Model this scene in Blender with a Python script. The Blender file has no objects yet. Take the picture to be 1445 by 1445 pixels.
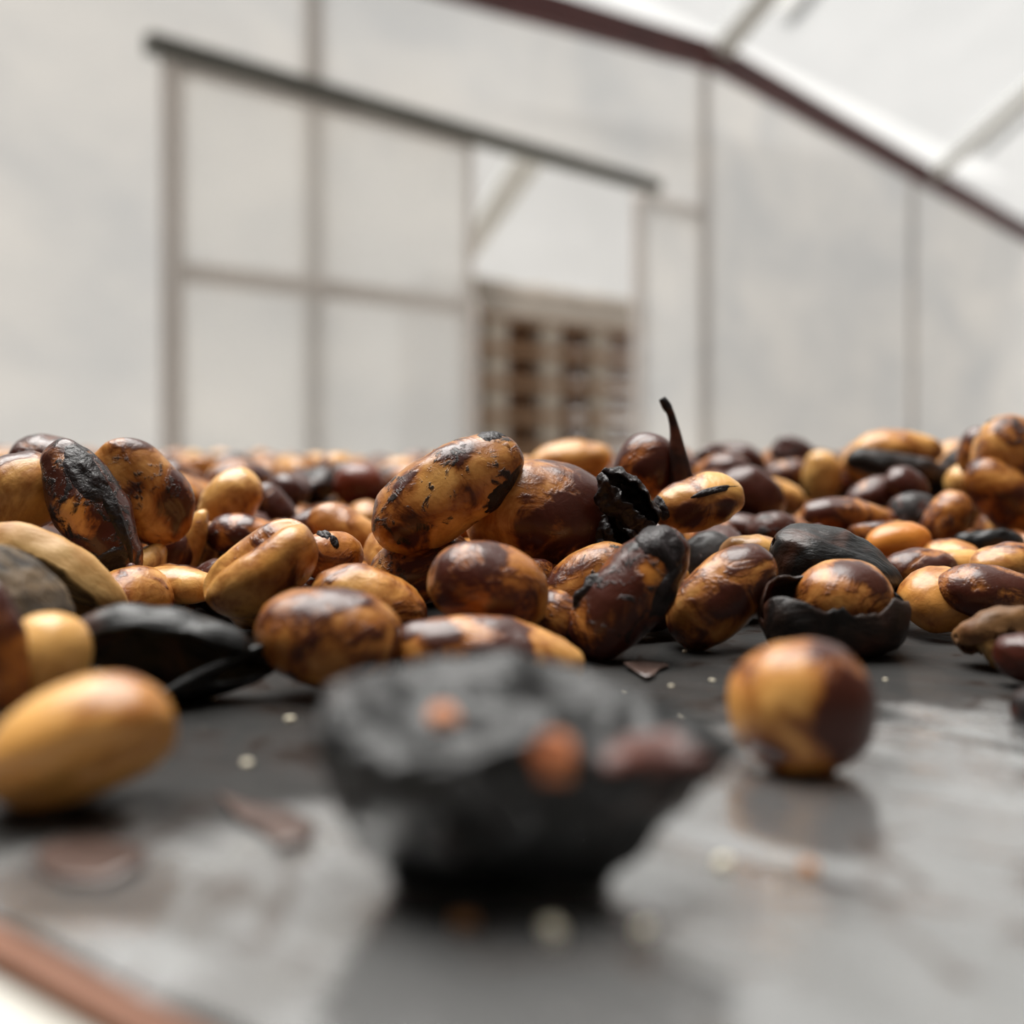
import bpy, math, random
import numpy as np
from mathutils import Vector, Matrix, noise

# ------------------------------------------------------------------ camera, world, exposure
F = 1450.0            # focal length in pixels of the 1445 px frame
PY = 612.0            # horizon row
H = 0.0165            # lens height above the plastic sheet (sheet is z = 0)
scene = bpy.context.scene
COL = scene.collection

cam_data = bpy.data.cameras.new('camera')
cam_data.sensor_width = 36.0
cam_data.lens = 36.0 * F / 1445.0
cam_data.shift_y = -(722.5 - PY) / 1445.0
cam_data.clip_start = 0.004
cam_data.clip_end = 200
cam_data.dof.use_dof = True
cam_data.dof.focus_distance = 0.086
cam_data.dof.aperture_fstop = 19.0
cam = bpy.data.objects.new('camera', cam_data)
cam.location = (0, 0, H)
cam.rotation_euler = (math.pi / 2, 0, 0)
COL.objects.link(cam)
scene.camera = cam

scene.view_settings.view_transform = 'Standard'
scene.view_settings.look = 'None'
scene.view_settings.gamma = 1.0
scene.view_settings.use_curve_mapping = False
scene.view_settings.exposure = 0.0

world = bpy.data.worlds.new('overcast_sky')
scene.world = world
world.use_nodes = True
wn = world.node_tree
wn.nodes.clear()
w_out = wn.nodes.new('ShaderNodeOutputWorld')
w_bg = wn.nodes.new('ShaderNodeBackground')
w_tc = wn.nodes.new('ShaderNodeTexCoord')
w_sep = wn.nodes.new('ShaderNodeSeparateXYZ')
w_ramp = wn.nodes.new('ShaderNodeValToRGB')
wn.links.new(w_tc.outputs['Generated'], w_sep.inputs[0])
w_map = wn.nodes.new('ShaderNodeMapRange')
w_map.inputs['From Min'].default_value = -1
w_map.inputs['From Max'].default_value = 1
wn.links.new(w_sep.outputs['Z'], w_map.inputs['Value'])
wn.links.new(w_map.outputs[0], w_ramp.inputs[0])
els = w_ramp.color_ramp.elements
els[0].position = 0.0
els[0].color = (0.10, 0.095, 0.085, 1)
els[1].position = 1.0
els[1].color = (1.0, 1.0, 1.0, 1)
e = els.new(0.47); e.color = (0.15, 0.145, 0.13, 1)
e = els.new(0.50); e.color = (0.33, 0.325, 0.31, 1)       # overcast sky: zenith about three times the horizon
e = els.new(0.75); e.color = (0.66, 0.665, 0.66, 1)
w_bg.inputs['Strength'].default_value = 0.58
wn.links.new(w_ramp.outputs[0], w_bg.inputs[0])
wn.links.new(w_bg.outputs[0], w_out.inputs[0])

sun_data = bpy.data.lights.new('veiled_sun', 'SUN')
sun_data.energy = 11.5
sun_data.angle = math.radians(52)
sun_data.color = (1.0, 0.975, 0.94)
sun = bpy.data.objects.new('veiled_sun', sun_data)
sun.rotation_euler = Vector((0.22, -0.26, -1.0)).to_track_quat('-Z', 'Y').to_euler()   # high, from behind the heap, a little left
COL.objects.link(sun)

# ------------------------------------------------------------------ helpers
def P(px, py, d):
    return Vector(((px - 722.5) / F * d, d, H - (py - PY) / F * d))


def mesh_obj(name, verts, faces, mat, parent=None, smooth=True):
    me = bpy.data.meshes.new(name)
    me.from_pydata([tuple(v) for v in verts], [], faces)
    me.validate()
    me.update()
    if smooth:
        me.polygons.foreach_set('use_smooth', [True] * len(me.polygons))
    if mat:
        me.materials.append(mat)
    o = bpy.data.objects.new(name, me)
    COL.objects.link(o)
    if parent:
        o.parent = parent
    return o


def tag(o, label=None, cat=None, group=None, kind=None):
    if label: o['label'] = label
    if cat: o['category'] = cat
    if group: o['group'] = group
    if kind: o['kind'] = kind
    return o


def empty(name, loc=(0, 0, 0), rz=0.0):
    o = bpy.data.objects.new(name, None)
    o.location = loc
    o.rotation_euler = (0, 0, rz)
    o.empty_display_size = 0.01
    COL.objects.link(o)
    return o


def box_geo(x0, x1, y0, y1, z0, z1, bev=0.0):
    if bev <= 0:
        v = [(x0, y0, z0), (x1, y0, z0), (x1, y1, z0), (x0, y1, z0), (x0, y0, z1), (x1, y0, z1), (x1, y1, z1), (x0, y1, z1)]
        f = [(0, 3, 2, 1), (4, 5, 6, 7), (0, 1, 5, 4), (1, 2, 6, 5), (2, 3, 7, 6), (3, 0, 4, 7)]
        return v, f
    b = bev
    ring = [(x0 + b, y0), (x1 - b, y0), (x1, y0 + b), (x1, y1 - b), (x1 - b, y1), (x0 + b, y1), (x0, y1 - b), (x0, y0 + b)]
    v = [(x, y, z0) for x, y in ring] + [(x, y, z1) for x, y in ring]
    f = [tuple(range(7, -1, -1)), tuple(range(8, 16))]
    for i in range(8):
        j = (i + 1) % 8
        f.append((i, j, j + 8, i + 8))
    return v, f


def box(name, x0, x1, y0, y1, z0, z1, mat, parent=None, bev=0.0):
    v, f = box_geo(x0, x1, y0, y1, z0, z1, bev)
    return mesh_obj(name, v, f, mat, parent, smooth=False)


def beam_between(name, a, b, w, h, mat, parent=None, up=Vector((0, 0, 1))):
    """A squared tube from a to b, w across and h along 'up'."""
    a = Vector(a); b = Vector(b)
    t = (b - a).normalized()
    s = t.cross(up).normalized()
    n = s.cross(t).normalized()
    v = []
    for p in (a, b):
        for cs, cn in ((-1, -1), (1, -1), (1, 1), (-1, 1)):
            v.append(p + s * (cs * w / 2) + n * (cn * h / 2))
    f = [(0, 1, 2, 3), (7, 6, 5, 4), (0, 4, 5, 1), (1, 5, 6, 2), (2, 6, 7, 3), (3, 7, 4, 0)]
    return mesh_obj(name, v, f, mat, parent, smooth=False)


def tube(name, pts, radii, mat, parent=None, n=12):
    pts = [Vector(p) for p in pts]
    v, f = [], []
    ref = Vector((0, 1, 0))
    for i, p in enumerate(pts):
        t = (pts[min(i + 1, len(pts) - 1)] - pts[max(i - 1, 0)]).normalized()
        s = t.cross(ref)
        if s.length < 1e-6: s = t.cross(Vector((1, 0, 0)))
        s.normalize()
        q = s.cross(t)
        for k in range(n):
            a = 2 * math.pi * k / n
            v.append(p + (s * math.cos(a) + q * math.sin(a)) * radii[i])
    for i in range(len(pts) - 1):
        for k in range(n):
            k2 = (k + 1) % n
            f.append((i * n + k, i * n + k2, (i + 1) * n + k2, (i + 1) * n + k))
    f.append(tuple(range(n - 1, -1, -1)))
    f.append(tuple((len(pts) - 1) * n + k for k in range(n)))
    return mesh_obj(name, v, f, mat, parent)


# ------------------------------------------------------------------ materials
class NT:
    def __init__(self, name):
        self.m = bpy.data.materials.new(name)
        self.m.use_nodes = True
        self.t = self.m.node_tree
        self.t.nodes.clear()
        self.out = self.n('ShaderNodeOutputMaterial')

    def n(self, typ, **kw):
        nd = self.t.nodes.new(typ)
        for k, v in kw.items():
            if k in nd.inputs.keys():
                nd.inputs[k].default_value = v
            else:
                setattr(nd, k, v)
        return nd

    def l(self, a, b):
        self.t.links.new(a, b)

    def val(self, sock, v):
        if hasattr(v, 'is_linked') or isinstance(v, bpy.types.NodeSocket):
            self.l(v, sock)
        else:
            sock.default_value = v

    def math(self, op, a, b=0.0, clamp=False):
        nd = self.t.nodes.new('ShaderNodeMath')
        nd.operation = op
        nd.use_clamp = clamp
        self.val(nd.inputs[0], a)
        self.val(nd.inputs[1], b)
        return nd.outputs[0]

    def mix(self, fac, a, b):
        nd = self.t.nodes.new('ShaderNodeMix')
        nd.data_type = 'RGBA'
        self.val(nd.inputs['Factor'], fac)
        self.val(nd.inputs[6], a if isinstance(a, bpy.types.NodeSocket) else (*a, 1))
        self.val(nd.inputs[7], b if isinstance(b, bpy.types.NodeSocket) else (*b, 1))
        return nd.outputs[2]

    def ramp(self, v, lo, hi, o0=0.0, o1=1.0):
        nd = self.t.nodes.new('ShaderNodeMapRange')
        nd.interpolation_type = 'SMOOTHSTEP'
        self.val(nd.inputs['Value'], v)
        self.val(nd.inputs['From Min'], lo)
        self.val(nd.inputs['From Max'], hi)
        self.val(nd.inputs['To Min'], o0)
        self.val(nd.inputs['To Max'], o1)
        return nd.outputs[0]

    def noise(self, vec, scale, detail=3.0, rough=0.55, dist=0.0):
        nd = self.t.nodes.new('ShaderNodeTexNoise')
        nd.inputs['Scale'].default_value = scale
        nd.inputs['Detail'].default_value = detail
        nd.inputs['Roughness'].default_value = rough
        nd.inputs['Distortion'].default_value = dist
        if vec is not None: self.l(vec, nd.inputs['Vector'])
        return nd.outputs['Fac']

    def bsdf(self, color, rough=0.5, normal=None, **kw):
        nd = self.t.nodes.new('ShaderNodeBsdfPrincipled')
        self.val(nd.inputs['Base Color'], color if isinstance(color, bpy.types.NodeSocket) else (*color, 1))
        self.val(nd.inputs['Roughness'], rough)
        if normal is not None: self.l(normal, nd.inputs['Normal'])
        for k, v in kw.items():
            self.val(nd.inputs[k.replace('_', ' ')], v)
        return nd.outputs[0]

    def bump(self, h, strength, dist):
        nd = self.t.nodes.new('ShaderNodeBump')
        nd.inputs['Strength'].default_value = strength
        nd.inputs['Distance'].default_value = dist
        self.l(h, nd.inputs['Height'])
        return nd.outputs[0]

    def done(self, shader):
        self.l(shader, self.out.inputs['Surface'])
        return self.m


def bean_material(name, per_object=True):
    """Sticky coffee seed: cream to orange hull, purple-brown dried pulp, black skin scabs.
    Red channel = how much stain, green = how much black, blue = cream (0) to orange (1)."""
    t = NT(name)
    tc = t.n('ShaderNodeTexCoord')
    if per_object:
        oi = t.n('ShaderNodeObjectInfo')
        sep = t.n('ShaderNodeSeparateColor')
        t.l(oi.outputs['Color'], sep.inputs[0])
        off = t.n('ShaderNodeVectorMath', operation='MULTIPLY_ADD')
        comb = t.n('ShaderNodeCombineXYZ')
        for i in range(3): t.l(oi.outputs['Random'], comb.inputs[i])
        off.inputs[1].default_value = (3.1, 5.7, 4.3)
        t.l(comb.outputs[0], off.inputs[0])
        t.l(tc.outputs['Object'], off.inputs[2])
        vec = off.outputs[0]
    else:
        at = t.n('ShaderNodeAttribute', attribute_name='tone')
        sep = t.n('ShaderNodeSeparateColor')
        t.l(at.outputs['Color'], sep.inputs[0])
        vec = tc.outputs['Object']
    R, G, B = sep.outputs[0], sep.outputs[1], sep.outputs[2]
    n1 = t.noise(vec, 190, 4, 0.6, 0.9)
    n2 = t.noise(vec, 330, 5, 0.65, 1.4)
    n3 = t.noise(vec, 900, 4, 0.6, 0.5)
    n4 = t.noise(vec, 120, 2, 0.5, 0.3)
    cream = t.mix(n3, (0.69, 0.355, 0.088), (0.79, 0.470, 0.168))
    orange = t.mix(n4, (0.48, 0.125, 0.009), (0.58, 0.205, 0.022))
    bl = t.math('ADD', t.math('MULTIPLY', B, 0.9), t.math('MULTIPLY', t.math('SUBTRACT', n4, 0.5), 1.6), clamp=True)
    hull = t.mix(bl, cream, orange)
    # orange-brown halo around stains, then the stain itself
    s = t.math('ADD', t.math('MULTIPLY', n1, 0.75), t.math('MULTIPLY', n2, 0.25))
    if per_object:
        ab = t.n('ShaderNodeAttribute', attribute_name='bias', attribute_type='OBJECT')
        sx = t.n('ShaderNodeSeparateXYZ')
        t.l(tc.outputs['Object'], sx.inputs[0])
        R = t.math('ADD', R, t.math('MULTIPLY', t.math('MULTIPLY', ab.outputs['Fac'], sx.outputs[0]), 90.0), clamp=True)
    if per_object:                                         # dried juice blots that belong to one bean
        for nm, gain in (('blot_a', 0.20), ('blot_b', 0.20), ('blot_c', 0.20), ('bare_a', -0.26)):
            av = t.n('ShaderNodeAttribute', attribute_name=nm, attribute_type='OBJECT')
            ar = t.n('ShaderNodeAttribute', attribute_name=nm + '_size', attribute_type='OBJECT')
            dm = t.n('ShaderNodeVectorMath', operation='DISTANCE')
            t.l(tc.outputs['Object'], dm.inputs[0])
            t.l(av.outputs['Vector'], dm.inputs[1])
            q = t.math('DIVIDE', dm.outputs['Value'], t.math('ADD', ar.outputs['Fac'], 1e-6))
            q = t.math('ADD', q, t.math('MULTIPLY', t.math('SUBTRACT', n2, 0.5), 1.0))
            s = t.math('ADD', s, t.math('MULTIPLY', t.ramp(q, 0.05, 1.0, 1.0, 0.0), gain))
    thr = t.math('SUBTRACT', 0.74, t.math('MULTIPLY', R, 0.46))
    halo = t.ramp(t.math('SUBTRACT', s, thr), -0.17, 0.05)
    stain = t.ramp(t.math('SUBTRACT', s, thr), -0.01, 0.10)
    brown = t.mix(n3, (0.20, 0.042, 0.0045), (0.28, 0.078, 0.010))
    purple = t.mix(n2, (0.013, 0.0022, 0.003), (0.062, 0.0110, 0.010))
    c = t.mix(t.math('MULTIPLY', halo, 0.85), hull, brown)
    c = t.mix(t.math('MULTIPLY', stain, 0.92), c, purple)
    d = t.math('ADD', t.math('MULTIPLY', n2, 0.65), t.math('MULTIPLY', n3, 0.35))
    dthr = t.math('SUBTRACT', 0.74, t.math('MULTIPLY', G, 0.42))
    dark = t.ramp(t.math('SUBTRACT', d, dthr), -0.01, 0.05)
    c = t.mix(t.math('MULTIPLY', dark, 0.95), c, (0.008, 0.006, 0.006))
    rough = t.math('ADD', 0.24, t.math('MULTIPLY', dark, 0.22))
    rough = t.math('ADD', rough, t.math('MULTIPLY', n3, 0.14))
    h = t.math('ADD', t.math('MULTIPLY', n3, 0.6), t.math('MULTIPLY', stain, 0.5))
    h = t.math('ADD', h, t.math('MULTIPLY', dark, 0.8))
    nrm = t.bump(h, 0.6, 0.00025)
    return t.done(t.bsdf(c, rough, nrm, Specular_IOR_Level=0.3, Coat_Weight=0.25, Coat_Roughness=0.2))


def husk_material(name, dark, light, rough=0.5, scale=260, bump=0.0004, brown=(0.10, 0.035, 0.018), brown_amt=0.25):
    t = NT(name)
    tc = t.n('ShaderNodeTexCoord')
    mp = t.n('ShaderNodeMapping')
    mp.inputs['Scale'].default_value = (0.45, 1.4, 1.2)
    t.l(tc.outputs['Object'], mp.inputs[0])
    n1 = t.noise(mp.outputs[0], scale, 5, 0.6, 0.8)
    n2 = t.noise(mp.outputs[0], scale * 4, 4, 0.6, 0.4)
    n3 = t.noise(tc.outputs['Object'], 170, 3, 0.5, 0.8)
    c = t.mix(t.ramp(n1, 0.35, 0.68), dark, light)
    c = t.mix(t.math('MULTIPLY', t.ramp(n3, 0.62 - brown_amt * 0.3, 0.75), 0.8), c, brown)
    h = t.math('ADD', t.math('MULTIPLY', n1, 0.8), t.math('MULTIPLY', n2, 0.35))
    return t.done(t.bsdf(c, t.math('ADD', rough - 0.08, t.math('MULTIPLY', n2, 0.16)), t.bump(h, 0.8, bump), Specular_IOR_Level=0.35))


def plain(name, c0, c1, scale, rough=0.6, bump=0.0, dist=0.001, stretch=None, **kw):
    t = NT(name)
    tc = t.n('ShaderNodeTexCoord')
    vec = tc.outputs['Object']
    if stretch:
        mp = t.n('ShaderNodeMapping')
        mp.inputs['Scale'].default_value = stretch
        t.l(vec, mp.inputs[0])
        vec = mp.outputs[0]
    n = t.noise(vec, scale, 4, 0.6, 0.3)
    nrm = t.bump(n, bump, dist) if bump else None
    return t.done(t.bsdf(t.mix(t.ramp(n, 0.3, 0.7), c0, c1), rough, nrm, **kw))


def film_material(name, clear, tint0, tint1, scale=0.9):
    """Milky greenhouse film: part clear, part scattering, with faint drifts of dust."""
    t = NT(name)
    tc = t.n('ShaderNodeTexCoord')
    mp = t.n('ShaderNodeMapping')
    mp.inputs['Scale'].default_value = (1.0, 1.0, 1.5)
    mp.inputs['Location'].default_value = (7.3, 0.0, 2.1)
    t.l(tc.outputs['Object'], mp.inputs[0])
    n = t.noise(mp.outputs[0], scale, 3, 0.5, 0.6)
    n2 = t.noise(mp.outputs[0], scale * 4.5, 3, 0.5, 0.3)
    c = t.mix(t.ramp(t.math('ADD', t.math('MULTIPLY', n, 0.75), t.math('MULTIPLY', n2, 0.25)), 0.32, 0.68), tint0, tint1)
    tr = t.n('ShaderNodeBsdfTransparent')
    tl = t.n('ShaderNodeBsdfTranslucent')
    df = t.n('ShaderNodeBsdfDiffuse')
    for x in (tr, tl, df): t.l(c, x.inputs['Color'])
    m1 = t.n('ShaderNodeMixShader'); m1.inputs[0].default_value = 0.35
    t.l(tl.outputs[0], m1.inputs[1]); t.l(df.outputs[0], m1.inputs[2])
    m2 = t.n('ShaderNodeMixShader'); m2.inputs[0].default_value = clear
    t.l(m1.outputs[0], m2.inputs[1]); t.l(tr.outputs[0], m2.inputs[2])
    return t.done(m2.outputs[0])


M = {}
M['bean'] = bean_material('coffee_bean_hull')
M['bean_far'] = bean_material('coffee_bean_hull_far', per_object=False)
M['husk'] = husk_material('black_cherry_skin', (0.002, 0.002, 0.002), (0.014, 0.0145, 0.015), 0.40)
M['husk_brown'] = husk_material('brown_cherry_skin', (0.006, 0.004, 0.0035), (0.032, 0.018, 0.013), 0.48, 420, brown_amt=0.5)
M['fibre'] = husk_material('fibrous_cherry_skin', (0.018, 0.013, 0.010), (0.12, 0.085, 0.05), 0.6, 700, 0.0006, (0.25, 0.16, 0.08), 0.4)
M['parch'] = husk_material('parchment_shell', (0.46, 0.24, 0.07), (0.60, 0.37, 0.14), 0.5, 300, 0.0002, (0.32, 0.12, 0.03), 0.3)
M['parch_dull'] = husk_material('dull_parchment_shell', (0.12, 0.055, 0.018), (0.27, 0.135, 0.05), 0.5, 400, 0.0003, (0.14, 0.05, 0.02), 0.5)
M['parch_in'] = husk_material('parchment_inside', (0.16, 0.085, 0.03), (0.42, 0.26, 0.09), 0.6, 900, 0.0005, (0.05, 0.025, 0.01), 0.6)
M['flesh'] = plain('dried_flesh', (0.30, 0.075, 0.02), (0.42, 0.15, 0.05), 500, 0.45, 0.5, 0.0003)
M['flesh_red'] = plain('dried_flesh_red', (0.055, 0.014, 0.009), (0.14, 0.042, 0.026), 500, 0.45, 0.5, 0.0003)
M['bean_red'] = plain('deep_red_hull', (0.10, 0.012, 0.003), (0.17, 0.030, 0.006), 150, 0.3, 0.3, 0.0002)
M['juice'] = plain('sticky_amber_juice', (0.20, 0.04, 0.005), (0.28, 0.065, 0.008), 300, 0.15)
M['scab'] = plain('black_skin_scab', (0.006, 0.004, 0.004), (0.024, 0.017, 0.018), 900, 0.42, 0.8, 0.0004, Specular_IOR_Level=0.3)
M['crumb_pale'] = plain('pale_crumb', (0.72, 0.64, 0.46), (0.88, 0.82, 0.68), 1500, 0.6)
M['crumb_brown'] = plain('brown_crumb', (0.20, 0.07, 0.02), (0.45, 0.20, 0.05), 1500, 0.5)
M['flake'] = plain('thin_skin_flake', (0.055, 0.034, 0.028), (0.11, 0.072, 0.060), 350, 0.3)
def pvc_material():
    """Thin-walled white plastic tube that lets some light through."""
    t = NT('white_plastic_tube')
    tc = t.n('ShaderNodeTexCoord')
    c = t.mix(t.noise(tc.outputs['Object'], 3, 3), (0.78, 0.75, 0.73), (0.84, 0.81, 0.79))
    tl = t.n('ShaderNodeBsdfTranslucent')
    t.l(c, tl.inputs['Color'])
    m = t.n('ShaderNodeMixShader')
    m.inputs[0].default_value = 0.62
    t.l(t.bsdf(c, 0.5), m.inputs[1])
    t.l(tl.outputs[0], m.inputs[2])
    return t.done(m.outputs[0])
M['post'] = pvc_material()
M['track'] = plain('dark_track_steel', (0.13, 0.13, 0.115), (0.19, 0.19, 0.17), 4, 0.5)
M['maroon'] = plain('maroon_paint', (0.070, 0.010, 0.010), (0.10, 0.018, 0.016), 3, 0.5)
M['purlin'] = plain('pale_roof_tube', (0.80, 0.81, 0.79), (0.86, 0.87, 0.85), 3, 0.5)
M['wood'] = plain('pallet_wood', (0.12, 0.052, 0.020), (0.19, 0.090, 0.038), 6, 0.7, 0.3, 0.002, (0.3, 4, 4))
M['wood_tan'] = plain('pallet_board_wood', (0.26, 0.145, 0.075), (0.36, 0.21, 0.115), 6, 0.7, 0.3, 0.002, (0.3, 4, 4))
M['wood_pale'] = plain('pallet_block_wood', (0.40, 0.345, 0.285), (0.50, 0.435, 0.365), 8, 0.7)
M['beige'] = plain('beige_canvas', (0.17, 0.14, 0.11), (0.22, 0.185, 0.15), 3, 0.8)
M['floor'] = plain('pale_concrete', (0.20, 0.185, 0.165), (0.28, 0.26, 0.235), 2, 0.8, 0.2, 0.003)
M['white_paint'] = plain('white_painted_wood', (0.50, 0.48, 0.43), (0.58, 0.56, 0.51), 60, 0.5, 0.2, 0.0004)
M['rim'] = plain('rusty_copper_rim', (0.20, 0.082, 0.044), (0.26, 0.118, 0.070), 220, 0.5, 0.3, 0.0003)
M['film'] = film_material('milky_wall_film', 0.24, (0.585, 0.59, 0.595), (0.735, 0.718, 0.695))
M['film_roof'] = film_material('milky_roof_film', 0.72, (0.80, 0.807, 0.805), (0.88, 0.882, 0.878), 0.8)
M['film_bay'] = film_material('milky_bay_film', 0.15, (0.62, 0.62, 0.615), (0.66, 0.66, 0.655))
M['film_door'] = film_material('milky_door_film', 0.62, (0.96, 0.955, 0.945), (0.99, 0.985, 0.975))


def sheet_material():
    t = NT('dusty_silver_black_plastic')
    tc = t.n('ShaderNodeTexCoord')
    ob = tc.outputs['Object']
    big = t.noise(ob, 55, 4, 0.55, 0.8)
    mid = t.noise(ob, 160, 4, 0.6, 1.0)
    fine = t.noise(ob, 1100, 3, 0.6)
    mp = t.n('ShaderNodeMapping')
    mp.inputs['Rotation'].default_value = (0, 0, 0.35)
    mp.inputs['Scale'].default_value = (90, 420, 1)
    t.l(ob, mp.inputs[0])
    streak = t.noise(mp.outputs[0], 1.0, 3, 0.6, 0.6)
    c = t.mix(t.ramp(big, 0.35, 0.65), (0.46, 0.46, 0.455), (0.60, 0.60, 0.595))
    juice = t.ramp(mid, 0.54, 0.64)
    c = t.mix(t.math('MULTIPLY', juice, 0.75), c, (0.20, 0.15, 0.125))
    fleck = t.math('MULTIPLY', t.ramp(fine, 0.66, 0.80), 0.4)
    rough = t.math('ADD', t.math('ADD', 0.09, t.math('MULTIPLY', streak, 0.12)), t.math('MULTIPLY', fleck, 0.3))
    metal = t.math('SUBTRACT', t.math('SUBTRACT', 0.82, t.math('MULTIPLY', juice, 0.25)), fleck)
    dark = t.mix(metal, t.mix(fleck, (0.02, 0.02, 0.02), (0.3, 0.29, 0.26)), c)
    # dried brown juice around the heap, with its contact shade and reflection painted in
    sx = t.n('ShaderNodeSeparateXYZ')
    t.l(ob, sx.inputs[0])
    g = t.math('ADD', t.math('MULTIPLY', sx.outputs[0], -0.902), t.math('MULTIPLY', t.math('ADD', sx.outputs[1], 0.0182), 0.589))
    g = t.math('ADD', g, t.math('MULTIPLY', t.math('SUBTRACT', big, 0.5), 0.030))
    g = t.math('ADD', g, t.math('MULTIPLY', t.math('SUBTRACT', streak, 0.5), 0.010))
    soak_shade = t.ramp(g, 0.0455, 0.0545)
    cake_shade = t.mix(t.ramp(mid, 0.4, 0.65), (0.006, 0.0055, 0.005), (0.014, 0.009, 0.007))
    cake_shade = t.mix(t.math('MULTIPLY', t.ramp(fine, 0.64, 0.76), 0.4), cake_shade, (0.10, 0.09, 0.075))
    dark = t.mix(t.math('MULTIPLY', soak_shade, 0.93), dark, cake_shade)
    metal = t.math('MULTIPLY', metal, t.math('SUBTRACT', 1.0, t.math('MULTIPLY', soak_shade, 0.97)))
    rough = t.math('ADD', rough, t.math('MULTIPLY', soak_shade, 0.16))
    spec = t.math('SUBTRACT', 0.5, t.math('MULTIPLY', soak_shade, 0.47))
    h = t.math('ADD', t.math('MULTIPLY', streak, 0.7), t.math('ADD', t.math('MULTIPLY', fine, 0.15), t.math('MULTIPLY', mid, 0.6)))
    return t.done(t.bsdf(dark, rough, t.bump(h, 0.6, 0.00038), Metallic=metal, Specular_IOR_Level=spec))


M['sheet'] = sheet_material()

# ------------------------------------------------------------------ the greenhouse
WU = Vector((0.7016, 0.7126, 0)).normalized()          # along the end wall, away to the right
WN = Vector((WU.y, -WU.x, 0))                          # its normal, towards the drying table
W0 = Vector((-0.216, 4.35, 0))
WRZ = math.atan2(WU.y, WU.x)
FLOOR_Z = -0.92


def wall_sz(px, py):
    """Where the line of sight through a pixel meets the end wall: run s and height z."""
    k = (px - 722.5) / F
    s = (k * W0.y - W0.x) / (WU.x - k * WU.y)
    y = W0.y + s * WU.y
    return s, H - (py - PY) / F * y


def S(px): return wall_sz(px, 612)[0]


wall = empty('wall_back', W0, WRZ)
tag(wall, 'milky plastic film end wall on thin tube posts', 'wall', kind='structure')
# local axes of the wall: x along it, -y towards the table, z up
s_l, z_l = wall_sz(700, -3)
s_r, z_r = wall_sz(1006, 84)
s_e, z_e = wall_sz(1445, 330)
def roof_z(s):
    if s < s_r: return z_r + (s - s_r) * (z_r - z_l) / (s_r - s_l)
    return z_r + (s - s_r) * (z_e - z_r) / (s_e - s_r)

SD0, SD1 = S(650), S(906)                               # doorway opening
zt0 = wall_sz(195, 80)[1]
zt1 = wall_sz(905, 270)[1]
ZT = (zt0 + zt1) / 2
S_MIN, S_MAX = -3.6, 10.5


def film_panel(s0, s1, z0, z1, mat, y=0.0, parent=wall, name='film_panel', nx=10, nz=10, sag=0.012):
    v, f = [], []
    for i in range(nx + 1):
        for j in range(nz + 1):
            a, b = i / nx, j / nz
            s = s0 + (s1 - s0) * a
            top = z1 if z1 is not None else roof_z(s)
            z = z0 + (top - z0) * b
            w = sag * noise.noise(Vector((s * 1.7, z * 1.1, s0))) * min(1, 8 * a * (1 - a))
            v.append((s, y + w, z))
    for i in range(nx):
        for j in range(nz):
            q = i * (nz + 1) + j
            f.append((q, q + nz + 1, q + nz + 2, q + 1))
    return mesh_obj(name, v, f, mat, parent)


sp = [S_MIN, S(445) - 1.15 * 1.2, S(445), SD0]
film_panel(S_MIN, S(100), FLOOR_Z, None, M['film'])
film_panel(S(100), S(445), FLOOR_Z, None, M['film'])
film_panel(S(445), SD0, FLOOR_Z, None, M['film'])
film_panel(SD0, SD1, ZT, None, M['film'])
film_panel(SD1, S(996), FLOOR_Z, None, M['film'])
film_panel(S(996), S(1288), FLOOR_Z, None, M['film'])
film_panel(S(1288), 7.9, FLOOR_Z, None, M['film'])
film_panel(7.9, S_MAX, FLOOR_Z, None, M['film'])
for s, w in ((S_MIN, 0.06), (S(445), 0.085), (SD1, 0.06), (S(996), 0.09), (S(1288), 0.10), (7.9, 0.06), (S_MAX, 0.06)):
    top = roof_z(s) - 0.03
    if abs(s - SD1) < 1e-6: top = ZT
    box('post', s - w / 2, s + w / 2, 0.012, 0.044, FLOOR_Z, top, M['post'], wall, 0.008)
box('rail', SD1 + 0.03, S(996) - 0.035, 0.012, 0.034, ZT - 0.03, ZT + 0.02, M['post'], wall, 0.006)
# maroon rafter following the top of the wall
pts = [(S_MIN, roof_z(S_MIN)), (s_r, z_r), (S_MAX, roof_z(S_MAX))]
for (a, za), (b, zb) in zip(pts[:-1], pts[1:]):
    beam_between('rafter', (a, -0.03, za), (b, -0.03, zb), 0.06, 0.145, M['maroon'], wall)
box('rafter_joint', s_r - 0.06, s_r + 0.06, -0.07, -0.062, z_r - 0.075, z_r + 0.065, M['maroon'], wall, 0.01)

# sliding door pushed open along its dark overhead track
door = empty('door_1', W0 - WU * 0 , WRZ)
tag(door, 'sliding film door pushed open on a dark overhead track', 'door', kind='structure')
sd_l, sd_r = S(229), S(645)
ZM = (wall_sz(250, 388)[1] + wall_sz(640, 434)[1]) / 2
yd0, yd1 = -0.085, -0.055
box('track', S(192), SD1 + 0.03, -0.105, -0.045, ZT - 0.012, ZT + 0.048, M['track'], door, 0.006)
box('stile', sd_l - 0.038, sd_l + 0.038, yd0, yd1, FLOOR_Z + 0.04, ZT - 0.02, M['post'], door, 0.006)
box('stile', sd_r - 0.022, sd_r + 0.022, yd0, yd1, FLOOR_Z + 0.04, ZT - 0.02, M['post'], door, 0.006)
box('rail', sd_l + 0.038, sd_r - 0.022, yd0, yd1, ZM - 0.034, ZM + 0.034, M['post'], door, 0.006)
box('rail', sd_l + 0.03, sd_r - 0.022, yd0, yd1, FLOOR_Z + 0.04, FLOOR_Z + 0.09, M['post'], door, 0.006)
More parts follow.
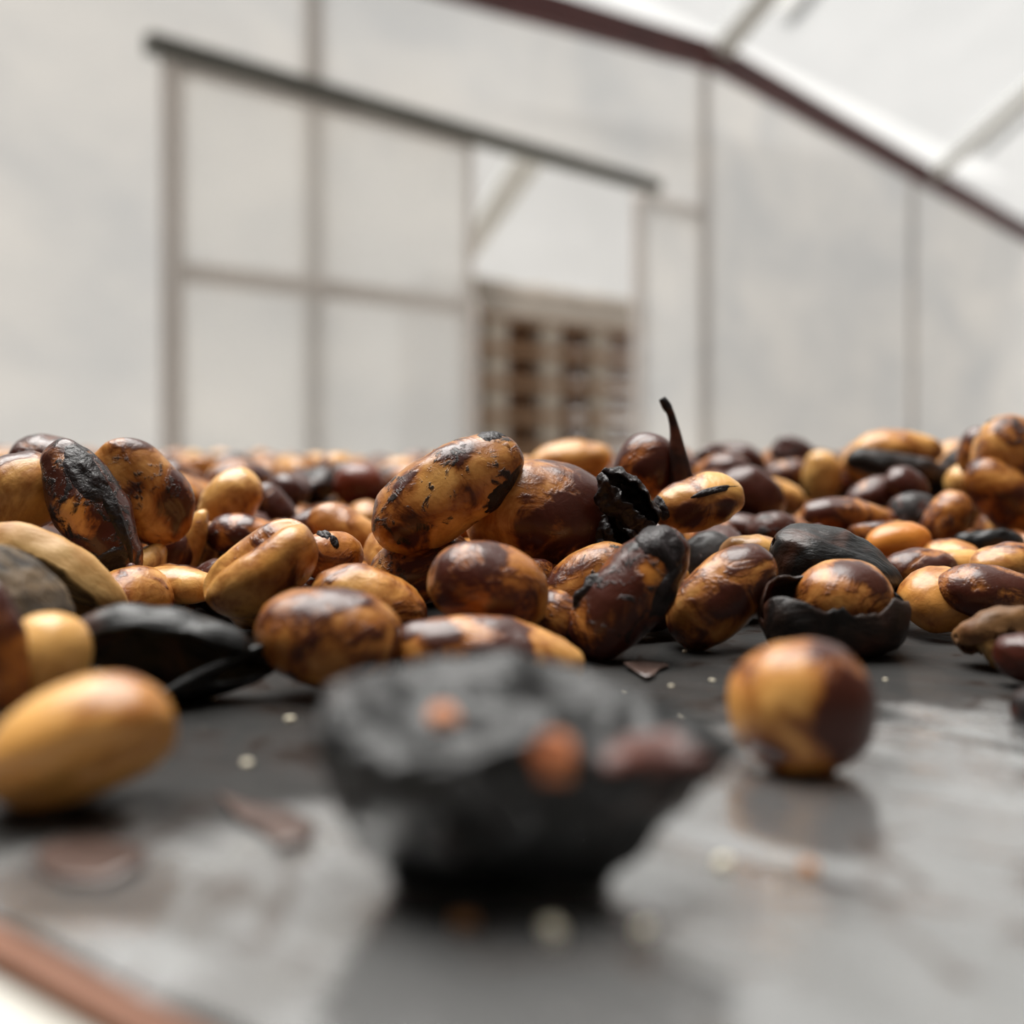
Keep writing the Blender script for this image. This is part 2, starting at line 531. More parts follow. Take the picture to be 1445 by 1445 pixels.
box('rail', sd_l + 0.03, sd_r - 0.022, yd0, yd1, ZT - 0.05, ZT - 0.02, M['post'], door, 0.006)
film_panel(sd_l, sd_r, ZM, ZT - 0.03, M['film_door'], y=-0.091, parent=door, sag=0.004)
film_panel(sd_l, sd_r, FLOOR_Z + 0.05, ZM, M['film_door'], y=-0.091, parent=door, sag=0.004)

# pitched film roof rising from the wall towards and over the table
roof = empty('ceiling', (0, 0, 0))
tag(roof, 'milky film greenhouse roof on pale tube purlins', 'roof', kind='structure')
RD = Vector((0.604, -0.797, 0.624))                      # up the slope, per metre of plan
def wall_pt(s, z, off=0.0): return W0 + WU * s + WN * off + Vector((0, 0, z))
T_R = 5.2
ss = [S_MIN, -1.2, s_r, S(1310), 7.9, S_MAX]
tt = [0.0, 1.7, 3.4, T_R]
def roof_pt(s, t):
    p = wall_pt(s, roof_z(s) + 0.06)
    if t <= T_R: return p + RD * t
    q = p + RD * T_R
    return q + Vector((RD.x, RD.y, -RD.z)) * (t - T_R)
for i in range(len(ss) - 1):
    for j in range(3 + 2):
        t0, t1 = (tt[j], tt[j + 1]) if j < 3 else (T_R + (j - 3) * 2.6, T_R + (j - 2) * 2.6)
        v, f = [], []
        for a in range(9):
            for b in range(9):
                s = ss[i] + (ss[i + 1] - ss[i]) * a / 8
                t = t0 + (t1 - t0) * b / 8
                p = roof_pt(s, t)
                p.z -= 0.03 * math.sin(math.pi * a / 8) + 0.012 * noise.noise(Vector((s * 2, t * 2, 0)))
                v.append(p)
        for a in range(8):
            for b in range(8):
                q = a * 9 + b
                f.append((q, q + 9, q + 10, q + 1))
        mesh_obj('film_panel', v, f, M['film_roof'], roof)
for s in ss:
    n_up = WU.cross(RD).normalized()
    w = 0.15 if s in (s_r, ss[3]) else 0.07
    for t0, t1 in ((0, T_R), (T_R, T_R + 5.2)):
        a, b = roof_pt(s, t0), roof_pt(s, t1)
        beam_between('purlin', a - Vector((0, 0, 0.06)), b - Vector((0, 0, 0.06)), w, 0.045, M['purlin'], roof)
    if s in (s_r, ss[3]):
        a, b = roof_pt(s + 0.36, 0.25), roof_pt(s + 0.36, T_R)
        beam_between('outer_batten', a + Vector((0, 0, 0.1)), b + Vector((0, 0, 0.1)), 0.11, 0.03, M['purlin'], roof)
beam_between('ridge_tube', roof_pt(S_MIN, T_R) - Vector((0, 0, .1)), roof_pt(S_MAX, T_R) - Vector((0, 0, .1)), 0.08, 0.08, M['purlin'], roof)

def side_wall(name, label, a, b, h):
    o = empty(name, a, math.atan2((b - a).y, (b - a).x))
    tag(o, label, 'wall', kind='structure')
    n = max(2, round((b - a).length / 2.2))
    w = (b - a).length / n
    for i in range(n):
        film_panel(i * w, (i + 1) * w, FLOOR_Z, h, M['film'], parent=o, nx=6, nz=6)
        box('post', i * w - 0.03, i * w + 0.03, -0.035, -0.003, FLOOR_Z, h, M['post'], o, 0.008)
    return o
c_l, c_r = wall_pt(S_MIN, 0), wall_pt(S_MAX, 0)
e_l, e_r = c_l + Vector((RD.x, RD.y, 0)) * 10.4, c_r + Vector((RD.x, RD.y, 0)) * 10.4
M['timber'] = plain('dark_shade_timber', (0.030, 0.022, 0.016), (0.055, 0.040, 0.028), 5, 0.7, 0.3, 0.002, (4, 4, 0.3))
def added_shade_wall(name, label, a, b, top):  # unseen walls, added to keep light off the bean fronts
    """Upright dark boards from a to b reaching up to the roof."""
    o = empty(name, a, math.atan2((b - a).y, (b - a).x))
    tag(o, label, 'wall', kind='structure')
    n = max(2, round((b - a).length / 0.24))
    w = (b - a).length / n
    for i in range(n):
        box('board', i * w + 0.004, (i + 1) * w - 0.004, -0.012, 0.012, FLOOR_Z, top((i + 0.5) / n), M['timber'], o)
    for z in (0.0, 1.6):
        box('rail', 0, n * w, -0.05, -0.012, z - 0.05, z + 0.05, M['timber'], o)
    return o
T_F = 4.3
PD = Vector((RD.x, RD.y, 0))
c_l, c_r = wall_pt(S_MIN, 0) + PD * 0.05, wall_pt(S_MAX, 0)
e_l, e_r = c_l + PD * T_F, c_r + PD * T_F
added_shade_wall('wall_shade_left', 'unseen dark timber wall added left of the drying table to block light', e_l, c_l, lambda u: roof_z(S_MIN) + RD.z * T_F * (1 - u) - 0.06)
added_shade_wall('wall_shade_front', 'unseen dark timber wall added behind the viewer to block light', e_r, e_l, lambda u: roof_z(S_MAX + (S_MIN - S_MAX) * u) + RD.z * T_F - 0.06)
side_wall('wall_right', 'milky film side wall right of the drying table', c_r, e_r, 1.5)

fl = box('floor', -12, 16, -8, 20, FLOOR_Z - 0.1, FLOOR_Z, M['floor'])
tag(fl, 'pale concrete greenhouse floor', 'floor', kind='structure')

# beyond the doorway: the next bay with stacked pallets under a canvas-topped beam
bay = empty('trim_1', W0, WRZ)
tag(bay, 'neighbouring greenhouse bay roof seen through the doorway', 'roof', kind='structure')
def beyond(px, py, d):
    p = P(px, py, d) - W0
    return p.dot(WU), -p.dot(WN), p.z
YB = 2.6                                                  # how far behind the wall
def beyond_sz(px, py):
    k = (px - 722.5) / F
    o = W0 - WN * YB
    s = (k * o.y - o.x) / (WU.x - k * WU.y)
    y = o.y + s * WU.y
    return s, H - (py - PY) / F * y
sb0, zb0 = beyond_sz(664, 435)
sb1, zb1 = beyond_sz(900, 468)
zb = (zb0 + zb1) / 2
sp0 = sb0
n_pal = 7
ph = (zb - FLOOR_Z) / n_pal
cols = [beyond_sz(x, 540)[0] for x in (675, 703, 779, 848, 930)]
pw = cols[-1] - cols[0]
pal_words = ['lowest', 'second', 'third', 'fourth', 'fifth', 'sixth', 'topmost']
def make_pallet():
    r = empty('wooden_pallet')
    for k, x in enumerate(cols[:-1]):
        wd = 0.035 if k == 0 else (0.21, 0.22, 0.20)[k - 1]
        for y0 in (0.0, 0.42, 0.82):
            box('block', x - sp0 - wd / 2, x - sp0 + wd / 2, y0, y0 + 0.12, 0.03, ph - 0.045, M['wood_pale'], r)
    for y0 in (0.03, 0.28, 0.53, 0.78):
        box('deck_board', 0.0, pw, y0 - 0.035, y0 + 0.105, ph - 0.045, ph - 0.010, M['wood_tan'], r)
    for y0 in (0.03, 0.42, 0.80):
        box('bottom_board', 0.0, pw, y0 - 0.035, y0 + 0.095, 0.0, 0.03, M['wood_tan'], r)
    for z0 in (0.06, 0.06 + (ph - 0.13) / 2):
        box('slat', 0.0, pw, 0.122, 0.140, z0, z0 + (ph - 0.15) / 2, M['wood'], r)
    return r
pal0 = make_pallet()
for k in range(n_pal):
    if k == 0: r = pal0
    else:
        r = pal0.copy(); COL.objects.link(r)
        for ch in list(pal0.children):
            c = ch.copy(); COL.objects.link(c); c.parent = r
    r.location = W0 - WN * YB + WU * sp0 + Vector((0, 0, FLOOR_Z + k * ph))
    r.rotation_euler = (0, 0, WRZ)
    tag(r, f'brown wooden pallet behind the doorway, {pal_words[k]} of the stack' if k in (0, 6) else f'brown wooden pallet behind the doorway, {pal_words[k]} from the floor in the stack', 'pallet', 'pallets stacked beyond the doorway')
# canvas bundle lying on the stack
v, f = [], []
nx, ny = 24, 8
for i in range(nx + 1):
    for j in range(ny + 1):
        a = j / ny * math.pi
        x = pw * i / nx
        hh = 0.34 * (1 + 0.10 * noise.noise(Vector((x * 4, j * 0.3, 3))))
        v.append((x, 0.45 - 0.45 * math.cos(a), max(0, hh * math.sin(a) ** 0.6)))
for i in range(nx):
    for j in range(ny):
        q = i * (ny + 1) + j
        f.append((q, q + ny + 1, q + ny + 2, q + 1))
f.append(tuple(range(ny, -1, -1))); f.append(tuple(nx * (ny + 1) + j for j in range(ny + 1)))
f.append(tuple(i * (ny + 1) for i in range(nx + 1)) + tuple(i * (ny + 1) + ny for i in range(nx, -1, -1)))
cv = mesh_obj('canvas_bundle', v, f, M['beige'])
cv.location = W0 - WN * YB + WU * sp0 + Vector((0, 0, FLOOR_Z + n_pal * ph))
cv.rotation_euler = (0, 0, WRZ)
tag(cv, 'beige folded canvas lying on top of the stacked pallets', 'canvas')
# roof of the far bay: rises away from the wall, with one slanting tube
v = []
for s in (-3.0, 7.0):
    for y, z in ((0.15, 2.35), (7.0, 4.6)):
        v.append((s, y, z))
mesh_obj('film_panel', v, [(0, 1, 3, 2)], M['film_roof'], bay, smooth=False)
film_panel(-3.0, 12.0, FLOOR_Z, 4.6, M['film_bay'], y=7.0, parent=bay, sag=0.03)
a = beyond(745, 225, 6.2); b = beyond(695, 300, 7.6)
beam_between('brace', Vector(a) + (Vector(a) - Vector(b)) * 0.1, Vector(b) + (Vector(b) - Vector(a)) * 1.2, 0.20, 0.05, M['purlin'], bay)
box('post', beyond_sz(663, 500)[0] - 0.09, beyond_sz(663, 500)[0] - 0.01, YB - 0.1, YB - 0.02, FLOOR_Z, wall_sz(668, 380)[1] * 1.45, M['post'], bay)

# ------------------------------------------------------------------ the drying table
TE = Vector((0.819, -0.574, 0))                          # along its near edge
TM = Vector((0.574, 0.819, 0))                           # across the table, away from the lens
TC = 0.0182
TRZ = math.atan2(TE.y, TE.x)
TW = 0.21
table = empty('drying_table', TM * TC, TRZ)
tag(table, 'low drying table with rusty copper rim and white painted edge board', 'table')
box('tabletop', -1.1, 0.7, 0.0, TW, -0.026, -0.003, M['wood_pale'], table)
n_r = 60
tube('rim', [(-1.1 + 1.8 * i / n_r, -0.0002, -0.0005) for i in range(n_r + 1)], [0.0006] * (n_r + 1), M['rim'], table, 14)
box('edge_board', -1.1, 0.7, -0.012, -0.0008, -0.026, -0.0009, M['white_paint'], table, 0.001)
for x in (-1.04, 0.64):
    for y in (0.035, TW - 0.035):
        box('leg', x - 0.03, x + 0.03, y - 0.03, y + 0.03, FLOOR_Z, -0.026, M['white_paint'], table, 0.006)


def sheet_z(x, y):
    """Height of the plastic at table coordinates x (along edge) and y (across)."""
    v = Vector((x, y, 0))
    z = 0.00028 * noise.noise(v * 70) + 0.00016 * noise.noise(v * 210 + Vector((5, 0, 0)))
    z -= 0.00012 * max(0.0, 1 - abs(noise.noise(Vector((x * 38 + 9, y * 90, 2)))) * 9)
    z += 0.00014 * max(0.0, 1 - abs(noise.noise(Vector((x * 60, y * 45, 7)))) * 10)
    return z - 0.00012


def spread(n, lo, hi, c, k):
    """n+1 stations from lo to hi, crowded around c."""
    a = math.asinh((lo - c) / k); b = math.asinh((hi - c) / k)
    return [c + k * math.sinh(a + (b - a) * i / n) for i in range(n + 1)]


gx = spread(300, -1.09, 0.69, 0.0, 0.05)
gy = spread(240, 0.0006, TW - 0.002, 0.02, 0.05)
v, f = [], []
for x in gx:
    for y in gy:
        v.append((x, y, sheet_z(x, y)))
ny = len(gy)
for i in range(len(gx) - 1):
    for j in range(ny - 1):
        q = i * ny + j
        f.append((q, q + ny, q + ny + 1, q + 1))
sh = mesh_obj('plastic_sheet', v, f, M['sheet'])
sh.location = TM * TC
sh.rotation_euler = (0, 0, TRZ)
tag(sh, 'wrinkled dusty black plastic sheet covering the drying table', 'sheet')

# ------------------------------------------------------------------ coffee beans and skins
def frame(ang, tau, rho):
    a, t, r = math.radians(ang), math.radians(tau), math.radians(rho)
    X = Vector((math.cos(a) * math.cos(t), math.sin(t), math.sin(a) * math.cos(t))).normalized()
    C = Vector((0, -1, 0))
    Y0 = C.cross(X).normalized()
    Z0 = X.cross(Y0).normalized()
    Z = Z0 * math.cos(r) + Y0 * math.sin(r)
    Y = Y0 * math.cos(r) - Z0 * math.sin(r)
    return Matrix((X, Y, Z)).transposed()


def bean_surface(x, phi, L, W, T, p=2.25, taper=0.0, bend=0.0, crease=0.20, amp=0.04, seed=0.0, freq=1.0, tip=0.0):
    """A point on a coffee seed: domed back (+z), flatter face with a groove (-z), long along x."""
    ax = abs(x)
    r = max(0.0, 1 - ax ** p) ** (1 / p)
    if tip and x > 0: r *= (1 - tip * x ** 1.5)
    r *= 1 + taper * x
    cy, sz = math.cos(phi), math.sin(phi)
    y = W / 2 * r * math.copysign(abs(cy) ** 0.92, cy)
    if sz >= 0: z = T * 0.60 * r * sz
    else:
        z = -T * 0.40 * r * abs(sz) ** 0.65
        wob = 0.05 * W * math.sin(3.2 * x + seed)
        z += T * crease * math.exp(-((y - wob) / (0.085 * W)) ** 2) * max(0, 1 - x ** 4)
    z -= bend * L * (x * x - 0.3)
    q = Vector((x * L / 2, y, z))
    u = q / W
    n = noise.noise(u * 2.1 * freq + Vector((seed, seed * 1.7, 3))) + 0.45 * noise.noise(u * 5.2 * freq + Vector((seed * 2, 1, seed)))
    d = Vector((x * 0.7, cy, sz))
    if d.length > 0: d.normalize()
    return q + d * (n * amp * W)


def bean_grid(nx, nph, **kw):
    v = [bean_surface(-1, 0, **kw)]
    for i in range(1, nx):
        x = -math.cos(math.pi * i / nx)
        for k in range(nph):
            v.append(bean_surface(x, 2 * math.pi * k / nph, **kw))
    v.append(bean_surface(1, 0, **kw))
    f = []
    for k in range(nph):
        f.append((0, 1 + (k + 1) % nph, 1 + k))
    for i in range(nx - 2):
        for k in range(nph):
            k2 = (k + 1) % nph
            a = 1 + i * nph
            f.append((a + k, a + k2, a + nph + k2, a + nph + k))
    e = len(v) - 1
    a = 1 + (nx - 2) * nph
    for k in range(nph):
        f.append((a + k, a + (k + 1) % nph, e))
    return v, f


def shell_grid(nx, nph, gap, jag, thick, gmin=0.04, gshift=0.0, **kw):
    """A skin with an opening around +z; gap = half-width of the opening in radians at mid-length."""
    seed = kw['seed']
    out, inn = [], []
    W = kw['W']
    for i in range(nx + 1):
        x = -math.cos(math.pi * (0.02 + 0.96 * i / nx))
        xs = x - gshift
        g = max(gmin, gap * max(0.0, 1 - xs * xs) ** 0.5)
        gl = g * (1 + jag * noise.noise(Vector((x * 4, seed, 1))) + 0.5 * jag * noise.noise(Vector((x * 13, seed, 5))))
        gr = g * (1 + jag * noise.noise(Vector((x * 4, seed, 9))) + 0.5 * jag * noise.noise(Vector((x * 13, seed, 15))))
        a0 = math.pi / 2 + max(gmin, gl)
        a1 = math.pi / 2 + 2 * math.pi - max(gmin, gr)
        for k in range(nph + 1):
            ph = a0 + (a1 - a0) * k / nph
            q = bean_surface(x, ph, **kw)
            out.append(q)
            c = Vector((q.x * 0.97, 0, 0))
            inn.append(q + (c - q).normalized() * thick * W)
    n = len(out)
    v = out + inn
    f = []
    w = nph + 1
    for i in range(nx):
        for k in range(nph):
            q = i * w + k
            f.append((q, q + 1, q + w + 1, q + w))
            f.append((n + q, n + q + w, n + q + w + 1, n + q + 1))
    for i in range(nx):
        for k in (0, nph):
            q = i * w + k
            f.append((q, q + w, n + q + w, n + q) if k == 0 else (q, n + q, n + q + w, q + w))
    for i in (0, nx):
        for k in range(nph):
            q = i * w + k
            f.append((q, n + q, n + q + 1, q + 1) if i == 0 else (q, q + 1, n + q + 1, n + q))
    return v, f


def patch_grid(kw, x0, ph0, rx, rph, lift, seed, rings=5, seg=22):
    """A low irregular scab lying on the seed around (x0, ph0)."""
    v, f = [], []
    def pt(r, a):
        rr = r * (1 + 0.35 * noise.noise(Vector((math.cos(a) * 1.6, math.sin(a) * 1.6, seed))) + 0.18 * noise.noise(Vector((math.cos(a) * 5, math.sin(a) * 5, seed + 4))))
        x = max(-0.99, min(0.99, x0 + rx * rr * math.cos(a)))
        ph = ph0 + rph * rr * math.sin(a)
        q = bean_surface(x, ph, **kw)
        c = Vector((q.x * 0.9, 0, 0))
        h = lift * kw['W'] * (math.sqrt(max(0, 1 - r ** 3)) * (1 + 1.2 * noise.noise(Vector((x * 7, ph * 4, seed)))) - 0.25)
        return q + (q - c).normalized() * h
    v.append(pt(0, 0))
    for i in range(1, rings + 1):
        for k in range(seg):
            v.append(pt(i / rings, 2 * math.pi * k / seg))
    for k in range(seg): f.append((0, 1 + k, 1 + (k + 1) % seg))
    for i in range(rings - 1):
        for k in range(seg):
            a = 1 + i * seg
            k2 = (k + 1) % seg
            f.append((a + k, a + seg + k, a + seg + k2, a + k2))
    return v, f


def solve(a, b, tau, rho, tw, lw):
    """Real length, width, thickness (per metre of distance) that show half-axes a, b pixels."""
    c, s_ = math.cos(math.radians(rho)), math.sin(math.radians(rho))
    W = 2 * b / F / math.sqrt(c * c + (tw * s_) ** 2)
    st, ct = abs(math.sin(math.radians(tau))), math.cos(math.radians(tau))
    if lw: L = lw * W
    else:
        h = a / F
        L = 2 * math.sqrt(max((h * h - (0.45 * W * st) ** 2), (0.3 * h) ** 2)) / max(ct, 0.3)
    return L, W, W * tw


SEGS = []          # capsules of everything placed by hand, for the loose beans behind
def place(name, label, cat, cx, cy, a, b, ang, tau, rho, d, mat, make, tw=0.74, lw=None, group=None, color=None, **kw):
    L, W, T = solve(a, b, tau, rho, tw, lw)
    kw = dict(kw, L=L, W=W, T=T)
    v, f = make(kw)
    R = frame(ang, tau, rho)
    u = Vector(((cx - 722.5) / F, 1.0, -(cy - PY) / F))
    ground_it = d is None
    if d is None:                                          # lies on the sheet
        zmin = min((R @ q).z for q in v) + u.z
        d = H / -zmin
    v = [q * d for q in v]
    o = mesh_obj(name, v, f, mat)
    o.matrix_world = Matrix.Translation(Vector((0, 0, H)) + u * d) @ R.to_4x4()
    if ground_it:                                          # follow the wrinkles of the plastic
        pt = o.location - TM * TC
        o.location.z += sheet_z(pt.dot(TE), pt.dot(TM)) - 0.00008
    tag(o, label, cat, group)
    if color: o.color = (*color, 1)
    o['seed'] = kw['seed']
    X = R @ Vector((1, 0, 0))
    c0 = Vector((0, 0, H)) + u * d
    rr = W * d * 0.42
    hl = max(0, L * d / 2 - rr)
    SEGS.append((c0 - X * hl, c0 + X * hl, rr, d, cx, cy, max(a, b)))
    kws = {k: (q * d if k in ('L', 'W', 'T') else q) for k, q in kw.items()}
    return o, kws


def scabs(o, kw, lst, mat, name='skin_scab', label=None):
    for i, (x0, ph, rx, rph, lift) in enumerate(lst):
        v, f = patch_grid(kw, x0, math.radians(ph), rx, math.radians(rph), lift, kw['seed'] + i * 3.3)
        p = mesh_obj(name, v, f, mat, o)
        if label: p['label'] = label


def blots(o, k, lst, bare=()):
    """Where dried juice sits on this bean: (place along it, angle around it, size in widths)."""
    for nm, (x0, ph, r) in zip(('blot_a', 'blot_b', 'blot_c'), lst):
        o[nm] = [float(c) for c in bean_surface(x0, math.radians(ph), **k)]
        o[nm + '_size'] = float(r * k['W'])
    for nm, (x0, ph, r) in zip(('bare_a',), bare):
        o[nm] = [float(c) for c in bean_surface(x0, math.radians(ph), **k)]
        o[nm + '_size'] = float(r * k['W'])


rnd = random.Random(11)
def bean(label, cx, cy, a, b, ang, tau, rho, d, col, bias=0.0, mat=None, **kw):
    kw.setdefault('seed', rnd.uniform(0, 50))
    kw.setdefault('amp', 0.045)
    kw.setdefault('p', 2.25)
    kw.setdefault('taper', rnd.uniform(-0.08, 0.08))
    kw.setdefault('bend', rnd.uniform(0.0, 0.03))
    o, k = place('coffee_bean', label, 'coffee bean', cx, cy, a, b, ang, tau, rho, d, M['bean'],
                 lambda k: bean_grid(36, 30, **k), color=col, group='coffee beans on the drying sheet', **kw)
    o['bias'] = float(bias)
    if mat: o.data.materials[0] = mat
    c4 = list(o.color)
    if c4[0] < 0.7 and not mat: o.color = (c4[0] + 0.04, *c4[1:])
    return o, k


# ---- foreground
bean('pale yellow coffee bean lying alone in the near left corner', 114, 1050, 132, 82, 20, 8, 135, None, (0.14, 0.0, 0.16), amp=0.025, crease=0.34, tw=0.88, bias=0.5)
o8, k8 = bean('round orange-tan coffee bean with purple blotch standing alone on the sheet', 1131, 995, 102, 85, 8, 0, 60, None, (0.50, 0.25, 0.42), amp=0.03, tw=0.92, bias=0.35)
blots(o8, k8, [(0.36, 142, 0.45), (-0.70, 170, 0.30)], [(-0.25, 115, 0.42)])
v, f = bean_grid(14, 12, L=0.0030, W=0.0016, T=0.0007, seed=6.0, crease=0.0, amp=0.05)
dr = mesh_obj('juice_drop', v, f, M['juice']); dr.parent = o8
dr.matrix_parent_inverse = o8.matrix_world.inverted()
gd = H * F / (1078 - PY)
dr.matrix_world = Matrix.Translation(((1156 - 722.5) / F * gd, gd, 0.0002)) @ Matrix.Rotation(math.radians(78), 4, 'Z')
# ---- left cluster
bean('cream coffee bean tucked behind the pale yellow bean', 66, 938, 74, 62, 78, 10, 20, 0.0575, (0.12, 0.0, 0.02), tw=0.8, amp=0.02, bend=0.0)
bean('reddish brown coffee bean cut off by the left picture edge', 0, 918, 98, 42, 102, 5, 30, 0.0545, (0.75, 0.2, 0.95))
bean('dark brown coffee bean low at the left edge behind the yellow bean', -4, 985, 50, 34, 95, 0, 10, 0.060, (0.95, 0.5, 0.6))
o, k = bean('round tan coffee bean at the left edge below the long dark bean', 24, 697, 60, 54, 15, 40, 30, 0.090, (0.40, 0.25, 0.18), tw=0.9)
blots(o, k, [(0.2, 50, 0.40), (0.8, 120, 0.3)])
bean('brown striped coffee bean peeping over the long dark bean', 74, 655, 60, 34, -18, 0, 60, 0.101, (0.62, 0.45, 0.35))
o, k = bean('long dark brown coffee bean sloping down with a sticky drip at its tip', 132, 728, 122, 47, -61, -6, 25, 0.0875, (0.80, 0.55, 0.35), bend=0.05, amp=0.06, tip=0.25)
blots(o, k, [], [(0.0, 122, 0.42)])
scabs(o, k, [(-0.45, 70, 0.45, 30, 0.05), (0.15, 60, 0.55, 16, 0.05), (0.62, 120, 0.16, 60, 0.05)], M['scab'])
v, f = bean_grid(14, 12, L=0.0040, W=0.0014, T=0.0013, seed=2.0, crease=0.0, amp=0.05, tip=0.5)
dr = mesh_obj('drip', v, f, M['flesh_red']); dr.parent = o
dr.matrix_parent_inverse = o.matrix_world.inverted()
dr.matrix_world = Matrix.Translation(P(187, 828, 0.085)) @ Matrix.Rotation(math.radians(82), 4, 'Y')
o, k = bean('mottled tan coffee bean leaning beside the long dark bean', 200, 695, 84, 57, -48, 8, 195, 0.0935, (0.52, 0.40, 0.38), crease=0.10)
blots(o, k, [(0.10, 330, 0.30), (0.55, 250, 0.35), (-0.1, 270, 0.18)])
bean('brown coffee bean wedged underneath the mottled tan bean', 240, 778, 48, 36, 15, 15, 40, 0.100, (0.62, 0.2, 0.35))
bean('narrow cream coffee bean standing on edge in the left cluster', 277, 768, 50, 16, 78, 0, 80, 0.100, (0.25, 0.1, 0.1))
bean('slim yellow coffee bean upright beside the narrow cream one', 297, 778, 42, 13, 88, 0, 80, 0.104, (0.35, 0.2, 0.25))
bean('pale coffee bean with one dark dot standing behind the wedge-shaped bean', 325, 707, 50, 38, 50, 12, 10, 0.108, (0.30, 0.18, 0.08))
bean('dark red-brown wedge-shaped coffee bean behind the cream creased bean', 345, 757, 54, 27, -6, 0, 65, 0.102, (0.72, 0.35, 0.7), tip=0.3)
bean('cream and brown coffee bean lying flat behind the black split skin', 250, 830, 58, 25, -2, 0, 75, 0.0865, (0.35, 0.05, 0.1))
o, k = bean('cream coffee bean with a torn crease on top leaning right', 366, 800, 84, 54, 36, 14, 245, 0.0800, (0.34, 0.16, 0.22), crease=0.30, tw=0.82, amp=0.035)
o, k = bean('orange coffee bean end with black skin stuck against the creased bean', 466, 785, 42, 33, 0, 38, 30, 0.0865, (0.40, 0.10, 0.5), lw=1.4)
scabs(o, k, [(-0.25, 40, 0.2, 26, 0.06), (-0.1, 75, 0.12, 20, 0.05)], M['scab'])
bean('grey-purple coffee bean out of focus between tan ones', 402, 698, 28, 27, 70, 20, 40, 0.140, (0.95, 0.35, 0.5))
bean('purple-brown coffee bean slanting in front of the grey-purple one', 388, 718, 42, 22, -50, 0, 40, 0.124, (0.85, 0.25, 0.4))
bean('deep red coffee bean standing out of focus against the pale wall', 508, 686, 37, 30, -12, 10, 40, 0.150, (0.9, 0.05, 1.0), amp=0.03, mat=M['bean_red'])
bean('orange coffee bean sloping down towards the mottled heap', 488, 752, 58, 28, -32, 0, 60, 0.108, (0.40, 0.05, 0.6))
bean('purple-topped coffee bean behind the orange sloping one', 452, 742, 46, 22, 5, 0, 60, 0.118, (0.75, 0.1, 0.5))
bean('orange-tan coffee bean out of focus below the deep red one', 517, 735, 30, 24, 10, 0, 60, 0.135, (0.3, 0.1, 0.4))
o, k = bean('large purple-mottled coffee bean in front beside the black split skin', 466, 900, 104, 68, -12, 8, 30, None, (0.50, 0.28, 0.38), amp=0.05)
bean('tan coffee bean resting behind the large purple-mottled one', 522, 850, 84, 40, -22, 6, 60, 0.0785, (0.42, 0.22, 0.12))
# ---- centre heap
o, k = bean('cracked mottled coffee bean on top of the heap with brown crumbs on it', 631, 694, 118, 60, 33, 6, 25, 0.0890, (0.42, 0.46, 0.08), amp=0.05)
scabs(o, k, [(0.58, 172, 0.34, 24, 0.010)], M['scab'])
blots(o, k, [(0.30, 70, 0.34), (-0.35, 70, 0.26), (-0.75, 130, 0.2)])
scabs(o, k, [(0.80, 40, 0.14, 40, 0.025), (0.55, 320, 0.30, 20, 0.015)], M['scab'])
for (px, py, s_) in ((712, 633, 0.0007), (668, 625, 0.0005), (722, 640, 0.0005), (617, 638, 0.0004)):
    v, f = bean_grid(8, 8, L=s_ * 2, W=s_ * 1.5, T=s_ * 1.4, seed=px * 0.1, amp=0.2)
    c = mesh_obj('crumb', v, f, M['crumb_brown']); c.parent = o
    c.matrix_parent_inverse = o.matrix_world.inverted()
    c.matrix_world = Matrix.Translation(P(px, py, 0.0885))
bean('shaded tan coffee bean directly under the cracked mottled one', 597, 800, 74, 48, 12, 10, 40, 0.0900, (0.55, 0.42, 0.15))
o, k = bean('big glossy coffee bean, dark brown right half, at the heap centre', 764, 732, 106, 78, -8, 10, 30, 0.0930, (0.66, 0.20, 0.35), amp=0.03, p=2.5, tw=0.85, bias=0.6)
o, k = bean('orange coffee bean with dark belly in front of the heap', 689, 832, 86, 58, -16, 12, 60, 0.0745, (0.52, 0.12, 0.62), amp=0.03, tw=0.86)
blots(o, k, [(0.0, 200, 0.5), (-0.12, 92, 0.2)])
o, k = bean('long tan and purple coffee bean directly behind the black foreground skin', 690, 922, 137, 46, -7, 4, 60, None, (0.46, 0.14, 0.22), amp=0.045)
blots(o, k, [(-0.52, 105, 0.36), (0.22, 88, 0.42), (-0.85, 70, 0.3)])
bean('shaded tan coffee bean slanting under the big glossy one', 826, 820, 76, 36, 36, 0, 50, 0.0830, (0.45, 0.35, 0.12))
o, k = bean('dark leaning coffee bean with black skin cap and tan window', 889, 830, 110, 54, 48, 10, 20, None, (0.78, 0.45, 0.55), amp=0.055)
blots(o, k, [(-0.2, 60, 0.4)], [(0.34, 104, 0.30)])
scabs(o, k, [(0.70, 80, 0.28, 85, 0.045), (0.30, 145, 0.42, 26, 0.05), (-0.35, 30, 0.30, 12, 0.06)], M['scab'])
o, k = bean('pale coffee bean with purple seam poking out right of the heap', 985, 712, 66, 36, 17, 8, 55, 0.0925, (0.42, 0.28, 0.02), amp=0.05)
blots(o, k, [(0.35, 165, 0.42), (-0.35, 165, 0.42)])
scabs(o, k, [(0.25, 116, 0.62, 8, 0.03), (-0.85, 100, 0.12, 60, 0.04)], M['scab'])
bean('brown orange coffee bean standing in front of the curved stem', 912, 658, 48, 44, 70, 12, 15, 0.101, (0.66, 0.12, 0.95), amp=0.025)
o, k = bean('cream-ended coffee bean with purple middle leaning on the sheet', 1019, 838, 92, 49, 41, 6, 30, None, (0.50, 0.12, 0.12), amp=0.035)
blots(o, k, [(0.02, 118, 0.52), (0.62, 160, 0.32)])
bean('tan coffee bean lying behind the cream-ended one', 1062, 783, 48, 24, 5, 0, 70, 0.0930, (0.25, 0.05, 0.12))
